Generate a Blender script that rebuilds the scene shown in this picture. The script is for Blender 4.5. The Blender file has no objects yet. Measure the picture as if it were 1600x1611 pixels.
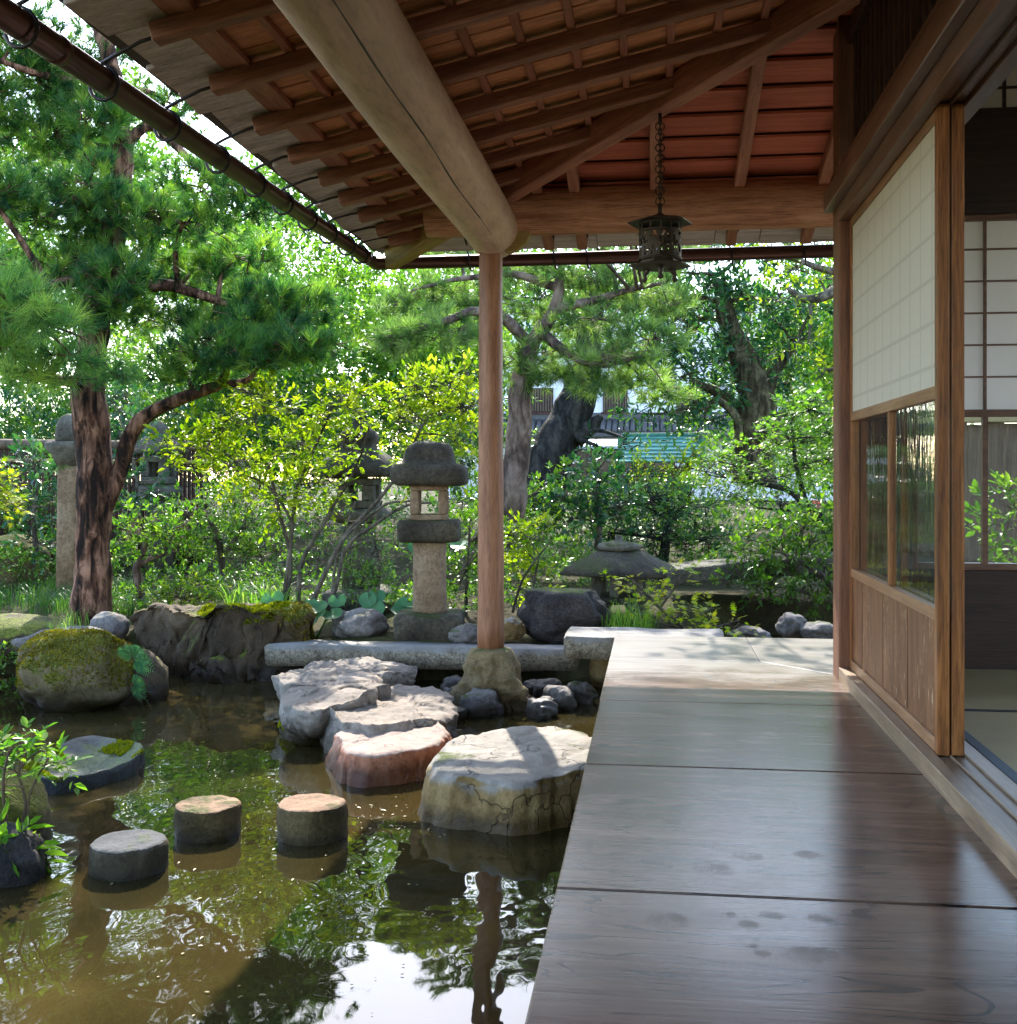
import bpy, bmesh, math, random
import numpy as np
from mathutils import Vector, Matrix, noise

# ------------------------------------------------------------------ camera, sky, sun, exposure
SC = bpy.context.scene
EYE = 0.85; FOC = 1800.0; HOR = 746.0; VPX = 1028.0          # eye height above the veranda, focal length in photo pixels, horizon, vanishing point
YAW = math.atan((VPX - 800.0) / FOC)
SY, CY = math.sin(YAW), math.cos(YAW)
cam = bpy.data.cameras.new('camera'); camo = bpy.data.objects.new('camera', cam)
SC.collection.objects.link(camo); SC.camera = camo
camo.location = (0, 0, EYE); camo.rotation_euler = (math.radians(90), 0, YAW)
cam.sensor_fit = 'VERTICAL'; cam.sensor_height = 36; cam.lens = 36 * FOC / 1611
cam.shift_y = -(805.5 - HOR) / 1611
cam.clip_start = 0.05; cam.clip_end = 600

SUN = Vector((-0.245, 1.0, 0.87)).normalized()
w = bpy.data.worlds.new('World'); SC.world = w; w.use_nodes = True
wn = w.node_tree.nodes; wl = w.node_tree.links
bg = wn['Background']; sky = wn.new('ShaderNodeTexSky'); sky.sky_type = 'NISHITA'; sky.sun_disc = False
sky.sun_elevation = math.asin(SUN.z); sky.sun_rotation = math.atan2(SUN.x, SUN.y)
sky.air_density = 1.0; sky.dust_density = 0.8; sky.ozone_density = 1.0
wl.new(sky.outputs[0], bg.inputs[0]); bg.inputs[1].default_value = 0.15
sl = bpy.data.lights.new('sun', 'SUN'); slo = bpy.data.objects.new('sun', sl); SC.collection.objects.link(slo)
sl.energy = 2.0; sl.angle = math.radians(0.5); sl.color = (1.0, 0.94, 0.84)
slo.rotation_euler = SUN.to_track_quat('Z', 'Y').to_euler(); slo.location = SUN * 30
SC.view_settings.view_transform = 'Standard'; SC.view_settings.look = 'None'
SC.view_settings.exposure = 2.7; SC.view_settings.gamma = 1.0
SC.view_settings.use_curve_mapping = False
cy = SC.cycles
cy.max_bounces = 7; cy.diffuse_bounces = 4; cy.glossy_bounces = 4; cy.transmission_bounces = 5; cy.transparent_max_bounces = 10
cy.caustics_reflective = False; cy.caustics_refractive = False; cy.sample_clamp_indirect = 6
cy.use_denoising = True
try:
    cy.denoiser = 'OPENIMAGEDENOISE'; cy.denoising_input_passes = 'RGB_ALBEDO_NORMAL'; cy.denoising_prefilter = 'ACCURATE'
except Exception: pass
cy.use_adaptive_sampling = True; cy.adaptive_threshold = 0.015

# ------------------------------------------------------------------ measuring helpers: a photo pixel at a depth, on a level or on a vertical plane
def W(px, py, d):
    u = (px - 800) / FOC; v = (HOR - py) / FOC
    return Vector((d * (-SY + u * CY), d * (CY + u * SY), EYE + v * d))
def G(px, py, z):
    return W(px, py, (z - EYE) / ((HOR - py) / FOC))

# ------------------------------------------------------------------ objects
COL = SC.collection
def tag(o, label=None, cat=None, group=None, kind=None):
    if label: o['label'] = label
    if cat: o['category'] = cat
    if group: o['group'] = group
    if kind: o['kind'] = kind
    return o
def empty(name, loc=(0, 0, 0), rz=0.0):
    o = bpy.data.objects.new(name, None); COL.objects.link(o)
    o.location = loc; o.rotation_euler = (0, 0, rz); o.empty_display_size = 0.05
    return o
def put(name, me, parent=None, M=None):
    """link a mesh as an object; M is its world matrix, parents are never rotated below the top level unless said"""
    o = bpy.data.objects.new(name, me); COL.objects.link(o)
    if parent is not None:
        o.parent = parent; o.matrix_parent_inverse = Matrix.Identity(4)
    if M is not None: o.matrix_basis = M
    return o
def py_mesh(name, V, F, mat, smooth=False):
    me = bpy.data.meshes.new(name); me.from_pydata([tuple(v) for v in V], [], F)
    if mat: me.materials.append(mat)
    if smooth: me.polygons.foreach_set('use_smooth', [True] * len(me.polygons))
    me.update(); return me
def np_mesh(name, V, F, mat, rnd=None, smooth=False):
    V = np.asarray(V, dtype=np.float32); F = np.asarray(F, dtype=np.int32); k = F.shape[1]
    me = bpy.data.meshes.new(name)
    me.vertices.add(len(V)); me.vertices.foreach_set('co', V.ravel())
    me.loops.add(F.size); me.loops.foreach_set('vertex_index', F.ravel())
    me.polygons.add(len(F)); me.polygons.foreach_set('loop_start', np.arange(0, F.size, k, dtype=np.int32))
    try: me.polygons.foreach_set('loop_total', np.full(len(F), k, dtype=np.int32))
    except Exception: pass
    if smooth: me.polygons.foreach_set('use_smooth', np.ones(len(F), dtype=bool))
    if rnd is not None:
        a = me.attributes.new('rnd', 'FLOAT', 'POINT'); a.data.foreach_set('value', np.asarray(rnd, dtype=np.float32))
    me.materials.append(mat); me.update(calc_edges=True); me.validate(); return me

class MB:
    """collects simple shapes into one mesh"""
    def __init__(s): s.V = []; s.F = []
    def add(s, V, F):
        n = len(s.V); s.V += [Vector(v) for v in V]; s.F += [tuple(i + n for i in f) for f in F]; return s
    def box(s, a, b):
        (x0, y0, z0), (x1, y1, z1) = a, b
        return s.add([(x0,y0,z0),(x1,y0,z0),(x1,y1,z0),(x0,y1,z0),(x0,y0,z1),(x1,y0,z1),(x1,y1,z1),(x0,y1,z1)],
                     [(3,2,1,0),(4,5,6,7),(0,1,5,4),(1,2,6,5),(2,3,7,6),(3,0,4,7)])
    def tube(s, P, R, n=8, cap=True):
        P = [Vector(p) for p in P]
        if not hasattr(R, '__len__'): R = [R] * len(P)
        rings = []; up = None
        for i, p in enumerate(P):
            t = (P[min(i + 1, len(P) - 1)] - P[max(i - 1, 0)])
            if t.length < 1e-9: t = Vector((0, 0, 1))
            t.normalize()
            if up is None:
                a = Vector((0, 0, 1)) if abs(t.z) < .9 else Vector((1, 0, 0)); up = t.cross(a).normalized()
            else:
                up = (up - t * up.dot(t))
                if up.length < 1e-6: up = t.orthogonal()
                up.normalize()
            q = t.cross(up)
            rings.append([p + (up * math.cos(2*math.pi*k/n) + q * math.sin(2*math.pi*k/n)) * R[i] for k in range(n)])
        b = len(s.V); s.V += [v for r in rings for v in r]
        for i in range(len(P) - 1):
            for k in range(n):
                k2 = (k + 1) % n; s.F.append((b+i*n+k, b+i*n+k2, b+(i+1)*n+k2, b+(i+1)*n+k))
        if cap:
            s.F.append(tuple(b + k for k in reversed(range(n)))); e = b + (len(P)-1)*n; s.F.append(tuple(e + k for k in range(n)))
        return s
    def loft(s, prof, n=32, p=2.0, c=(0, 0), ax=1.0, rot=0.0, sides=None):
        """rings of half-width r at height z: round for p=2, squarer for larger p, or a polygon of so many sides"""
        b = len(s.V)
        for r, z in prof:
            for k in range(n):
                t = 2*math.pi*k/n
                if sides:
                    sec = 2*math.pi/sides; q = (t % sec) - sec/2; rr = r * math.cos(sec/2) / math.cos(q)
                else:
                    rr = r / ((abs(math.cos(t))**p + abs(math.sin(t))**p) ** (1/p))
                s.V.append(Vector((c[0] + rr*math.cos(t+rot)*ax, c[1] + rr*math.sin(t+rot), z)))
        m = len(prof)
        for i in range(m - 1):
            for k in range(n):
                k2 = (k+1) % n; s.F.append((b+i*n+k, b+i*n+k2, b+(i+1)*n+k2, b+(i+1)*n+k))
        s.F.append(tuple(b+k for k in reversed(range(n)))); e = b+(m-1)*n; s.F.append(tuple(e+k for k in range(n)))
        return s
    def prism(s, poly, z0, z1):
        n = len(poly)
        return s.add([(x,y,z0) for x,y in poly]+[(x,y,z1) for x,y in poly],
                     [tuple(reversed(range(n))), tuple(range(n,2*n))]+[(i,(i+1)%n,n+(i+1)%n,n+i) for i in range(n)])
    def rough(s, amp, freq, seed=0):
        o = Vector((seed*7.3, seed*3.1, seed*5.7))
        for i, v in enumerate(s.V): s.V[i] = v + noise.noise_vector(v*freq+o)*amp + noise.noise_vector(v*freq*3.1+o)*amp*.4
        return s
    def mesh(s, name, mat, smooth=False): return py_mesh(name, s.V, s.F, mat, smooth)
    def build(s, name, mat, parent=None, smooth=False, M=None, bevel=0.0, seg=2):
        me = s.mesh(name, mat, smooth)
        if bevel > 0: bevel_mesh(me, bevel, seg)
        return put(name, me, parent, M)
def bevel_mesh(me, wd, seg=2, ang=40):
    bm = bmesh.new(); bm.from_mesh(me); bm.normal_update()
    es = [e for e in bm.edges if len(e.link_faces) == 2 and e.calc_face_angle(0) > math.radians(ang)]
    bmesh.ops.bevel(bm, geom=es, offset=wd, segments=seg, affect='EDGES', profile=.6, clamp_overlap=True)
    bm.to_mesh(me); bm.free(); me.update()
def timber(L, wd, ht, mat, bev=0.006, name='timber'):
    """a squared timber, its length along local X, from 0 to L"""
    m = MB().box((0, -wd/2, -ht/2), (L, wd/2, ht/2)); me = m.mesh(name, mat); bevel_mesh(me, bev, 1); return me
def span(a, b, roll_up=Vector((0, 0, 1))):
    a = Vector(a); b = Vector(b); x = (b - a).normalized(); y = roll_up.cross(x).normalized(); z = x.cross(y)
    M = Matrix((x, y, z)).transposed().to_4x4(); M.translation = a; return M

# ------------------------------------------------------------------ materials
class NT:
    def __init__(s, name):
        s.m = bpy.data.materials.new(name); s.m.use_nodes = True; s.t = s.m.node_tree; s.b = s.t.nodes['Principled BSDF']; s.out = s.t.nodes['Material Output']
    def n(s, typ, **kw):
        o = s.t.nodes.new('ShaderNode' + typ)
        for k, v in kw.items():
            if k.startswith('i_'): o.inputs[k[2:].replace('_', ' ')].default_value = v
            else: setattr(o, k, v)
        return o
    def l(s, a, b): s.t.links.new(a, b)
    def coord(s, scale=(1,1,1), rand=True, rot=(0,0,0), kind='Object'):
        tc = s.n('TexCoord'); src = tc.outputs[kind]
        if rand:
            oi = s.n('ObjectInfo'); mu = s.n('Math', operation='MULTIPLY'); mu.inputs[1].default_value = 37.0
            s.l(oi.outputs['Random'], mu.inputs[0]); ad = s.n('VectorMath', operation='ADD'); s.l(src, ad.inputs[0]); s.l(mu.outputs[0], ad.inputs[1]); src = ad.outputs[0]
        mp = s.n('Mapping'); mp.inputs['Scale'].default_value = scale; mp.inputs['Rotation'].default_value = rot
        s.l(src, mp.inputs[0]); return mp.outputs[0]
    def noise(s, co, scale, detail=6, rough=.55, dist=0.0):
        o = s.n('TexNoise'); o.inputs['Scale'].default_value = scale; o.inputs['Detail'].default_value = detail
        o.inputs['Roughness'].default_value = rough; o.inputs['Distortion'].default_value = dist; s.l(co, o.inputs['Vector']); return o.outputs[0]
    def ramp(s, f, stops, interp='LINEAR'):
        r = s.n('ValToRGB'); e = r.color_ramp.elements; r.color_ramp.interpolation = interp
        while len(e) < len(stops): e.new(.5)
        for x, (p, c) in zip(e, stops): x.position = p; x.color = (*c, 1) if len(c) == 3 else c
        s.l(f, r.inputs[0]); return r.outputs[0]
    def mask(s, f, lo, hi):
        r = s.n('MapRange'); r.interpolation_type = 'SMOOTHSTEP'; r.inputs['From Min'].default_value = lo; r.inputs['From Max'].default_value = hi
        s.l(f, r.inputs['Value']); return r.outputs[0]
    def mix(s, f, a, b, mode='MIX'):
        o = s.n('MixRGB', blend_type=mode)
        for i, v in enumerate((f, a, b)):
            if hasattr(v, 'links') or hasattr(v, 'is_output'): s.l(v, o.inputs[i])
            elif i == 0: o.inputs[0].default_value = v
            else: o.inputs[i].default_value = (*v, 1)
        return o.outputs[0]
    def math(s, op, a, b=None, clamp=False):
        o = s.n('Math', operation=op); o.use_clamp = clamp
        for i, v in enumerate((a, b)):
            if v is None: continue
            if hasattr(v, 'is_output'): s.l(v, o.inputs[i])
            else: o.inputs[i].default_value = v
        return o.outputs[0]
    def bump(s, h, strength=.3, dist=.01, nrm=None):
        o = s.n('Bump'); o.inputs['Strength'].default_value = strength; o.inputs['Distance'].default_value = dist; s.l(h, o.inputs['Height'])
        if nrm is not None: s.l(nrm, o.inputs['Normal'])
        return o.outputs[0]
    def done(s, color=None, rough=None, nrm=None, spec=None, metal=None):
        for key, v in (('Base Color', color), ('Roughness', rough), ('Normal', nrm), ('Specular IOR Level', spec), ('Metallic', metal)):
            if v is None: continue
            if hasattr(v, 'is_output'): s.l(v, s.b.inputs[key])
            else: s.b.inputs[key].default_value = (*v, 1) if key == 'Base Color' else v
        return s.m

def sat(c, s):
    l = .3*c[0] + .55*c[1] + .15*c[2]; return tuple(max(.004, l + (x-l)*s) for x in c)
def wood(name, dark, mid, light, st=14.0, freq=2.2, rough=.55, bump=.25, rand=True, spec=.35, blotch=.35, axis=0, lines=.5):
    dark, mid, light = sat(dark, 1.2), sat(mid, 1.2), sat(light, 1.2)
    t = NT(name); sc = [st, st, st]; sc[axis] = 1.0
    co = t.coord(tuple(sc), rand)
    a = t.noise(co, freq, 5, .6, 0.6); fine = t.noise(co, freq*5.5, 4, .65, .3)
    co2 = t.coord((2.2, 2.2, 2.2), rand); bl = t.noise(co2, 1.2, 4, .6)
    c = t.ramp(a, [(.28, dark), (.5, mid), (.74, light)])
    c = t.mix(lines, c, t.ramp(fine, [(.34, (.32,.3,.28)), (.52, (1,1,1)), (1, (1.12,1.1,1.06))]), 'MULTIPLY')
    c = t.mix(blotch, c, t.ramp(bl, [(.3, (.45,.42,.40)), (.6, (1,1,1))]), 'MULTIPLY')
    h = t.math('ADD', fine, t.math('MULTIPLY', a, .6))
    r = t.math('ADD', t.math('MULTIPLY', fine, .18), rough - .09)
    return t.done(c, r, t.bump(h, bump, .006), spec)

def stone(name, dark, mid, light, scale=3.0, moss=0.0, moss_col=((.03,.045,.008), (.10,.13,.02)), crack=0.0, bump=.6, rough=.85, speck=.4, wet=None, topdry=None, rand=True, spec=.25, cscale=3.0):
    t = NT(name); co = t.coord((1,1,1), rand)
    a = t.noise(co, scale, 8, .62, .4); b = t.noise(co, scale*9, 5, .7); s2 = t.noise(co, 90, 3, .7)
    c = t.ramp(a, [(.3, dark), (.5, mid), (.72, light)])
    c = t.mix(speck, c, t.ramp(b, [(.35, (.35,.34,.33)), (.55, (1,1,1)), (.8, (1.25,1.22,1.15))]), 'MULTIPLY')
    c = t.mix(speck*.8, c, t.ramp(s2, [(.36, (.45,.45,.45)), (.55, (1,1,1)), (.72, (1.35,1.3,1.25))]), 'MULTIPLY')
    h = t.math('ADD', t.math('MULTIPLY', a, 1.2), t.math('ADD', t.math('MULTIPLY', b, .45), t.math('MULTIPLY', s2, .12)))
    geo = t.n('NewGeometry'); sp = t.n('SeparateXYZ'); t.l(geo.outputs['Normal'], sp.inputs[0])
    pos = t.n('SeparateXYZ'); t.l(geo.outputs['Position'], pos.inputs[0])
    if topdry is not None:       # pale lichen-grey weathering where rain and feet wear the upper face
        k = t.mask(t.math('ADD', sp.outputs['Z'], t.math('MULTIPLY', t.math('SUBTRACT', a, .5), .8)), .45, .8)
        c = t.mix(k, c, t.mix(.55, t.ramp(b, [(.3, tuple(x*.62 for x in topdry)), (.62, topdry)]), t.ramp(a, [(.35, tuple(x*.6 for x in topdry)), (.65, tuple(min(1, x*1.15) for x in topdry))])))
    if crack > 0:
        v = t.n('TexVoronoi', feature='DISTANCE_TO_EDGE'); v.inputs['Scale'].default_value = cscale
        dn = t.n('VectorMath', operation='ADD'); dm = t.n('VectorMath', operation='SCALE'); nz = t.n('TexNoise'); nz.inputs['Scale'].default_value = 5; nz.inputs['Detail'].default_value = 5
        t.l(co, nz.inputs['Vector']); t.l(nz.outputs['Color'], dm.inputs[0]); dm.inputs['Scale'].default_value = .35; t.l(co, dn.inputs[0]); t.l(dm.outputs[0], dn.inputs[1]); t.l(dn.outputs[0], v.inputs['Vector'])
        k = t.math('MAXIMUM', t.mask(v.outputs['Distance'], .0, .013), t.mask(nz.outputs['Fac'], .50, .60)); c = t.mix(t.math('MULTIPLY', t.math('SUBTRACT', 1.0, k), crack), c, (.03,.026,.02)); h = t.math('ADD', h, t.math('MULTIPLY', k, crack*.9))
    if moss > 0:
        m = t.noise(co, 2.6, 6, .65); up = t.math('MULTIPLY', sp.outputs['Z'], .28)
        k = t.mask(t.math('ADD', m, up), .80 - moss*.5, .92 - moss*.5)
        mc = t.ramp(t.noise(co, 60, 3, .7), [(.3, moss_col[0]), (.7, moss_col[1])])
        c = t.mix(k, c, mc); h = t.math('ADD', h, t.math('MULTIPLY', t.math('MULTIPLY', k, t.noise(co, 110, 2)), .8))
    if wet is not None:          # the algae-dark tide band at the water
        z = t.math('ADD', pos.outputs['Z'], t.math('MULTIPLY', t.math('SUBTRACT', b, .5), .05))
        k = t.mask(z, wet, wet + .07); c = t.mix(t.math('SUBTRACT', 1.0, k), c, t.mix(1.0, c, (.34,.31,.26), 'MULTIPLY'))
        rough = t.math('ADD', t.math('MULTIPLY', k, rough - .35), .35)
    return t.done(c, rough, t.bump(h, bump, .02), spec)

def leaf(name, stops, trans=(1.4, 1.6, .55), tf=.42, rough=.45, spec=.3):
    """stops: leaf colours along a per-leaf random number; backlit leaves pass yellower light"""
    t = NT(name); a = t.n('Attribute', attribute_name='rnd')
    stops = [sat(s_, 1.12) for s_ in stops]; n = len(stops); c = t.ramp(a.outputs['Fac'], [(i/(n-1) if n > 1 else 0, s) for i, s in enumerate(stops)])
    t.done(c, rough, None, spec)
    tr = t.n('BsdfTranslucent'); t.l(t.mix(1.0, c, trans, 'MULTIPLY'), tr.inputs['Color'])
    mx = t.n('MixShader'); mx.inputs[0].default_value = tf; t.l(t.b.outputs[0], mx.inputs[1]); t.l(tr.outputs[0], mx.inputs[2]); t.l(mx.outputs[0], t.out.inputs[0])
    return t.m
def plain(name, col, rough=.6, metal=0.0, spec=.4, var=.25, scale=6.0, bump=.1):
    t = NT(name); co = t.coord(); a = t.noise(co, scale, 5, .6)
    c = t.mix(var, col, t.ramp(a, [(.3, tuple(x*.45 for x in col)), (.7, tuple(min(1, x*1.3) for x in col))]))
    return t.done(c, t.math('ADD', t.math('MULTIPLY', a, .2), rough - .1), t.bump(a, bump, .01), spec, metal)

M = {}
M['rafter'] = wood('wood_rafter', (.15,.070,.046), (.29,.140,.092), (.42,.215,.145), rough=.6)
M['hip'] = wood('wood_hip', (.25,.11,.075), (.38,.185,.125), (.50,.27,.185), rough=.55)
M['roof_board'] = wood('wood_roof_board', (.40,.165,.085), (.60,.285,.155), (.72,.40,.23), rough=.65, lines=.7)
M['roof_board_red'] = wood('wood_roof_board_red', (.33,.105,.068), (.46,.158,.102), (.55,.21,.14), rough=.65, lines=.35)
M['batten'] = wood('wood_batten', (.22,.09,.06), (.36,.16,.105), (.44,.205,.135))
M['eave'] = wood('wood_eave_weathered', (.40,.34,.31), (.62,.55,.51), (.78,.72,.68), rough=.8)
M['beam'] = wood('wood_peeled_log', (.36,.25,.15), (.50,.37,.235), (.60,.46,.31), st=7, freq=1.6, rough=.5, bump=.12, rand=False, lines=.25)
M['log'] = wood('wood_log_dry', (.24,.10,.06), (.50,.27,.165), (.64,.39,.26), st=16, freq=2.0, rough=.6, bump=.35, rand=False, lines=.75)
M['post'] = wood('wood_post', (.17,.078,.046), (.28,.138,.082), (.38,.205,.13), st=10, axis=2, rough=.5, rand=False, bump=.15)
M['pillar'] = wood('wood_pillar', (.10,.044,.027), (.18,.082,.05), (.26,.125,.078), axis=2, rough=.5, rand=False)
M['lintel'] = wood('wood_lintel', (.075,.035,.024), (.14,.07,.047), (.21,.112,.077), rough=.38, spec=.5)
M['sill'] = wood('wood_sill', (.15,.10,.068), (.26,.185,.125), (.36,.27,.19), rough=.45, spec=.45)
M['door_wood'] = wood('wood_door_frame', (.07,.024,.010), (.24,.098,.040), (.40,.19,.085), st=18, freq=1.6, axis=2, rough=.4, rand=True, lines=.85)
M['door_rail'] = wood('wood_door_rail', (.20,.10,.055), (.29,.16,.092), (.38,.23,.14), axis=1, rough=.45)
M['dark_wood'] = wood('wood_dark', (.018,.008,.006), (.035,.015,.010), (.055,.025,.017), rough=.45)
M['deck'] = None
M['copper_brown'] = plain('gutter_copper', (.11,.055,.042), .32, .75, .5, .5, 4)
M['iron'] = plain('black_iron', (.035,.028,.025), .5, .6, .5, .4, 20)
M['bronze'] = plain('old_bronze', (.062,.047,.034), .5, .55, .5, .5, 25)
M['granite'] = stone('granite', (.15,.12,.085), (.27,.22,.155), (.36,.31,.235), 5, bump=.7, topdry=(.26,.245,.225), speck=.8)
M['granite_tan'] = stone('granite_tan', (.14,.088,.05), (.26,.175,.108), (.34,.25,.165), 4, moss=.12, bump=.5, speck=.6)
M['lantern_dark'] = stone('lantern_stone_dark', (.026,.022,.015), (.058,.049,.033), (.105,.09,.062), 4.5, moss=.18, moss_col=((.018,.024,.006),(.06,.07,.018)), bump=.6, speck=.7)
M['lantern_gray'] = stone('lantern_stone_gray', (.055,.050,.040), (.115,.105,.082), (.19,.175,.14), 4, moss=.20, moss_col=((.018,.024,.006),(.07,.08,.02)), bump=.6, speck=.6)
M['boulder'] = stone('boulder_brown', (.12,.072,.024), (.25,.16,.062), (.37,.26,.115), 3.0, moss=.05, crack=.42, bump=.9, wet=-.40, topdry=(.28,.25,.21), rand=False, cscale=2.6)
M['red_stone'] = stone('red_stone', (.24,.082,.042), (.40,.165,.095), (.50,.26,.165), 3.5, crack=.35, bump=.6, wet=-.38, topdry=(.36,.265,.215), rand=False, cscale=4)
M['flat_stone'] = stone('flat_stone', (.16,.13,.11), (.26,.225,.19), (.36,.32,.28), 3.0, crack=.55, bump=.9, wet=-.36, topdry=(.26,.212,.168), rand=False, cscale=5)
M['dark_rock'] = stone('dark_volcanic_rock', (.022,.019,.019), (.05,.043,.042), (.10,.085,.08), 5, moss=.10, bump=1.0, speck=.7)
M['gray_rock'] = stone('gray_rock', (.08,.07,.064), (.17,.15,.138), (.29,.265,.245), 5, moss=.03, bump=.7, wet=-.36)
M['moss_rock'] = stone('mossy_rock', (.065,.046,.02), (.12,.088,.04), (.20,.155,.085), 3, moss=.5, crack=.4, bump=.8, wet=-.38, moss_col=((.05,.05,.008),(.15,.155,.022)), cscale=4)
M['bank_rock'] = stone('bank_rock', (.028,.018,.010), (.075,.050,.027), (.155,.108,.064), 2.5, moss=.24, crack=.6, bump=.9, wet=-.36, moss_col=((.05,.055,.006),(.20,.22,.025)), cscale=3.5)
M['tufa'] = stone('tufa_base', (.12,.080,.038), (.22,.155,.075), (.32,.24,.125), 9, moss=.06, bump=1.0, wet=-.38)
M['step_stone'] = stone('step_stone', (.045,.030,.011), (.115,.080,.030), (.21,.155,.070), 8, moss=.12, bump=1.1, wet=-.42, topdry=(.36,.22,.135))
M['step_dark'] = stone('step_stone_dark', (.03,.024,.014), (.07,.057,.034), (.13,.11,.07), 8, moss=.04, bump=.9, wet=-.44, topdry=(.10,.10,.10))
M['bark_pine'] = None
def bark(name, dark, mid, light, st=5.0, freq=5.0, bump=1.0):
    t = NT(name); co = t.coord((st, st, 1.0), False)
    a = t.noise(co, freq*.6, 7, .65, .5); co2 = t.coord((1,1,1), False); b = t.noise(co2, 9, 6, .65); m = t.noise(co2, 2.3, 4)
    c = t.ramp(a, [(.41, dark), (.5, mid), (.61, light)])
    c = t.mix(.6, c, t.ramp(b, [(.35, (.3,.28,.27)), (.6, (1.1,1.08,1.05))]), 'MULTIPLY')
    c = t.mix(t.mask(m, .56, .72), c, t.mix(1.0, c, (.35,.38,.3), 'MULTIPLY'))
    return t.done(c, .85, t.bump(t.math('ADD', a, t.math('MULTIPLY', b, .5)), bump, .03), .2)
M['bark_pine'] = bark('bark_pine', (.014,.008,.006), (.105,.047,.028), (.33,.175,.115), 4.0, 6.5, 1.3)
M['bark_red'] = bark('bark_red_pine', (.085,.055,.043), (.20,.135,.105), (.30,.215,.17), 3)
M['bark_dark'] = bark('bark_dark', (.014,.013,.012), (.032,.03,.027), (.065,.06,.05), 3, 6)
M['bark_gray'] = bark('bark_gray', (.055,.045,.035), (.12,.10,.075), (.20,.17,.13), 3, 8)
M['bark_moss'] = bark('bark_mossy', (.035,.03,.014), (.085,.07,.035), (.16,.14,.075), 3, 8)
M['twig'] = plain('twig_brown', (.10,.068,.042), .8, 0, .2, .5, 12)

# water: murky, so it scatters a brown body colour under a mirror skin
t = NT('pond_water'); co = t.coord((1,1,1), False)
n1 = t.noise(co, 1.3, 3, .5, .4); n2 = t.noise(t.coord((1.0,.55,1), False), 7, 2, .5, .3)
body = t.ramp(n1, [(.3, (.014,.013,.005)), (.6, (.040,.029,.009)), (.8, (.085,.058,.018))])
t.done(body, .015, t.bump(t.math('ADD', t.math('MULTIPLY', n1, .55), t.math('MULTIPLY', n2, .16)), .30, .05), .5)
t.b.inputs['IOR'].default_value = 1.39
M['water'] = t.m
# soil
t = NT('garden_soil'); co = t.coord((1,1,1), False); a = t.noise(co, 1.6, 8, .65); b = t.noise(co, 24, 5, .7)
c = t.ramp(a, [(.3, (.030,.024,.015)), (.5, (.055,.048,.022)), (.7, (.05,.065,.018))]); c = t.mix(.6, c, t.ramp(b, [(.3, (.4,.4,.4)), (.7, (1.4,1.3,1.2))]), 'MULTIPLY')
M['soil'] = t.done(c, .95, t.bump(t.math('ADD', a, b), .8, .03), .1)
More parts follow.
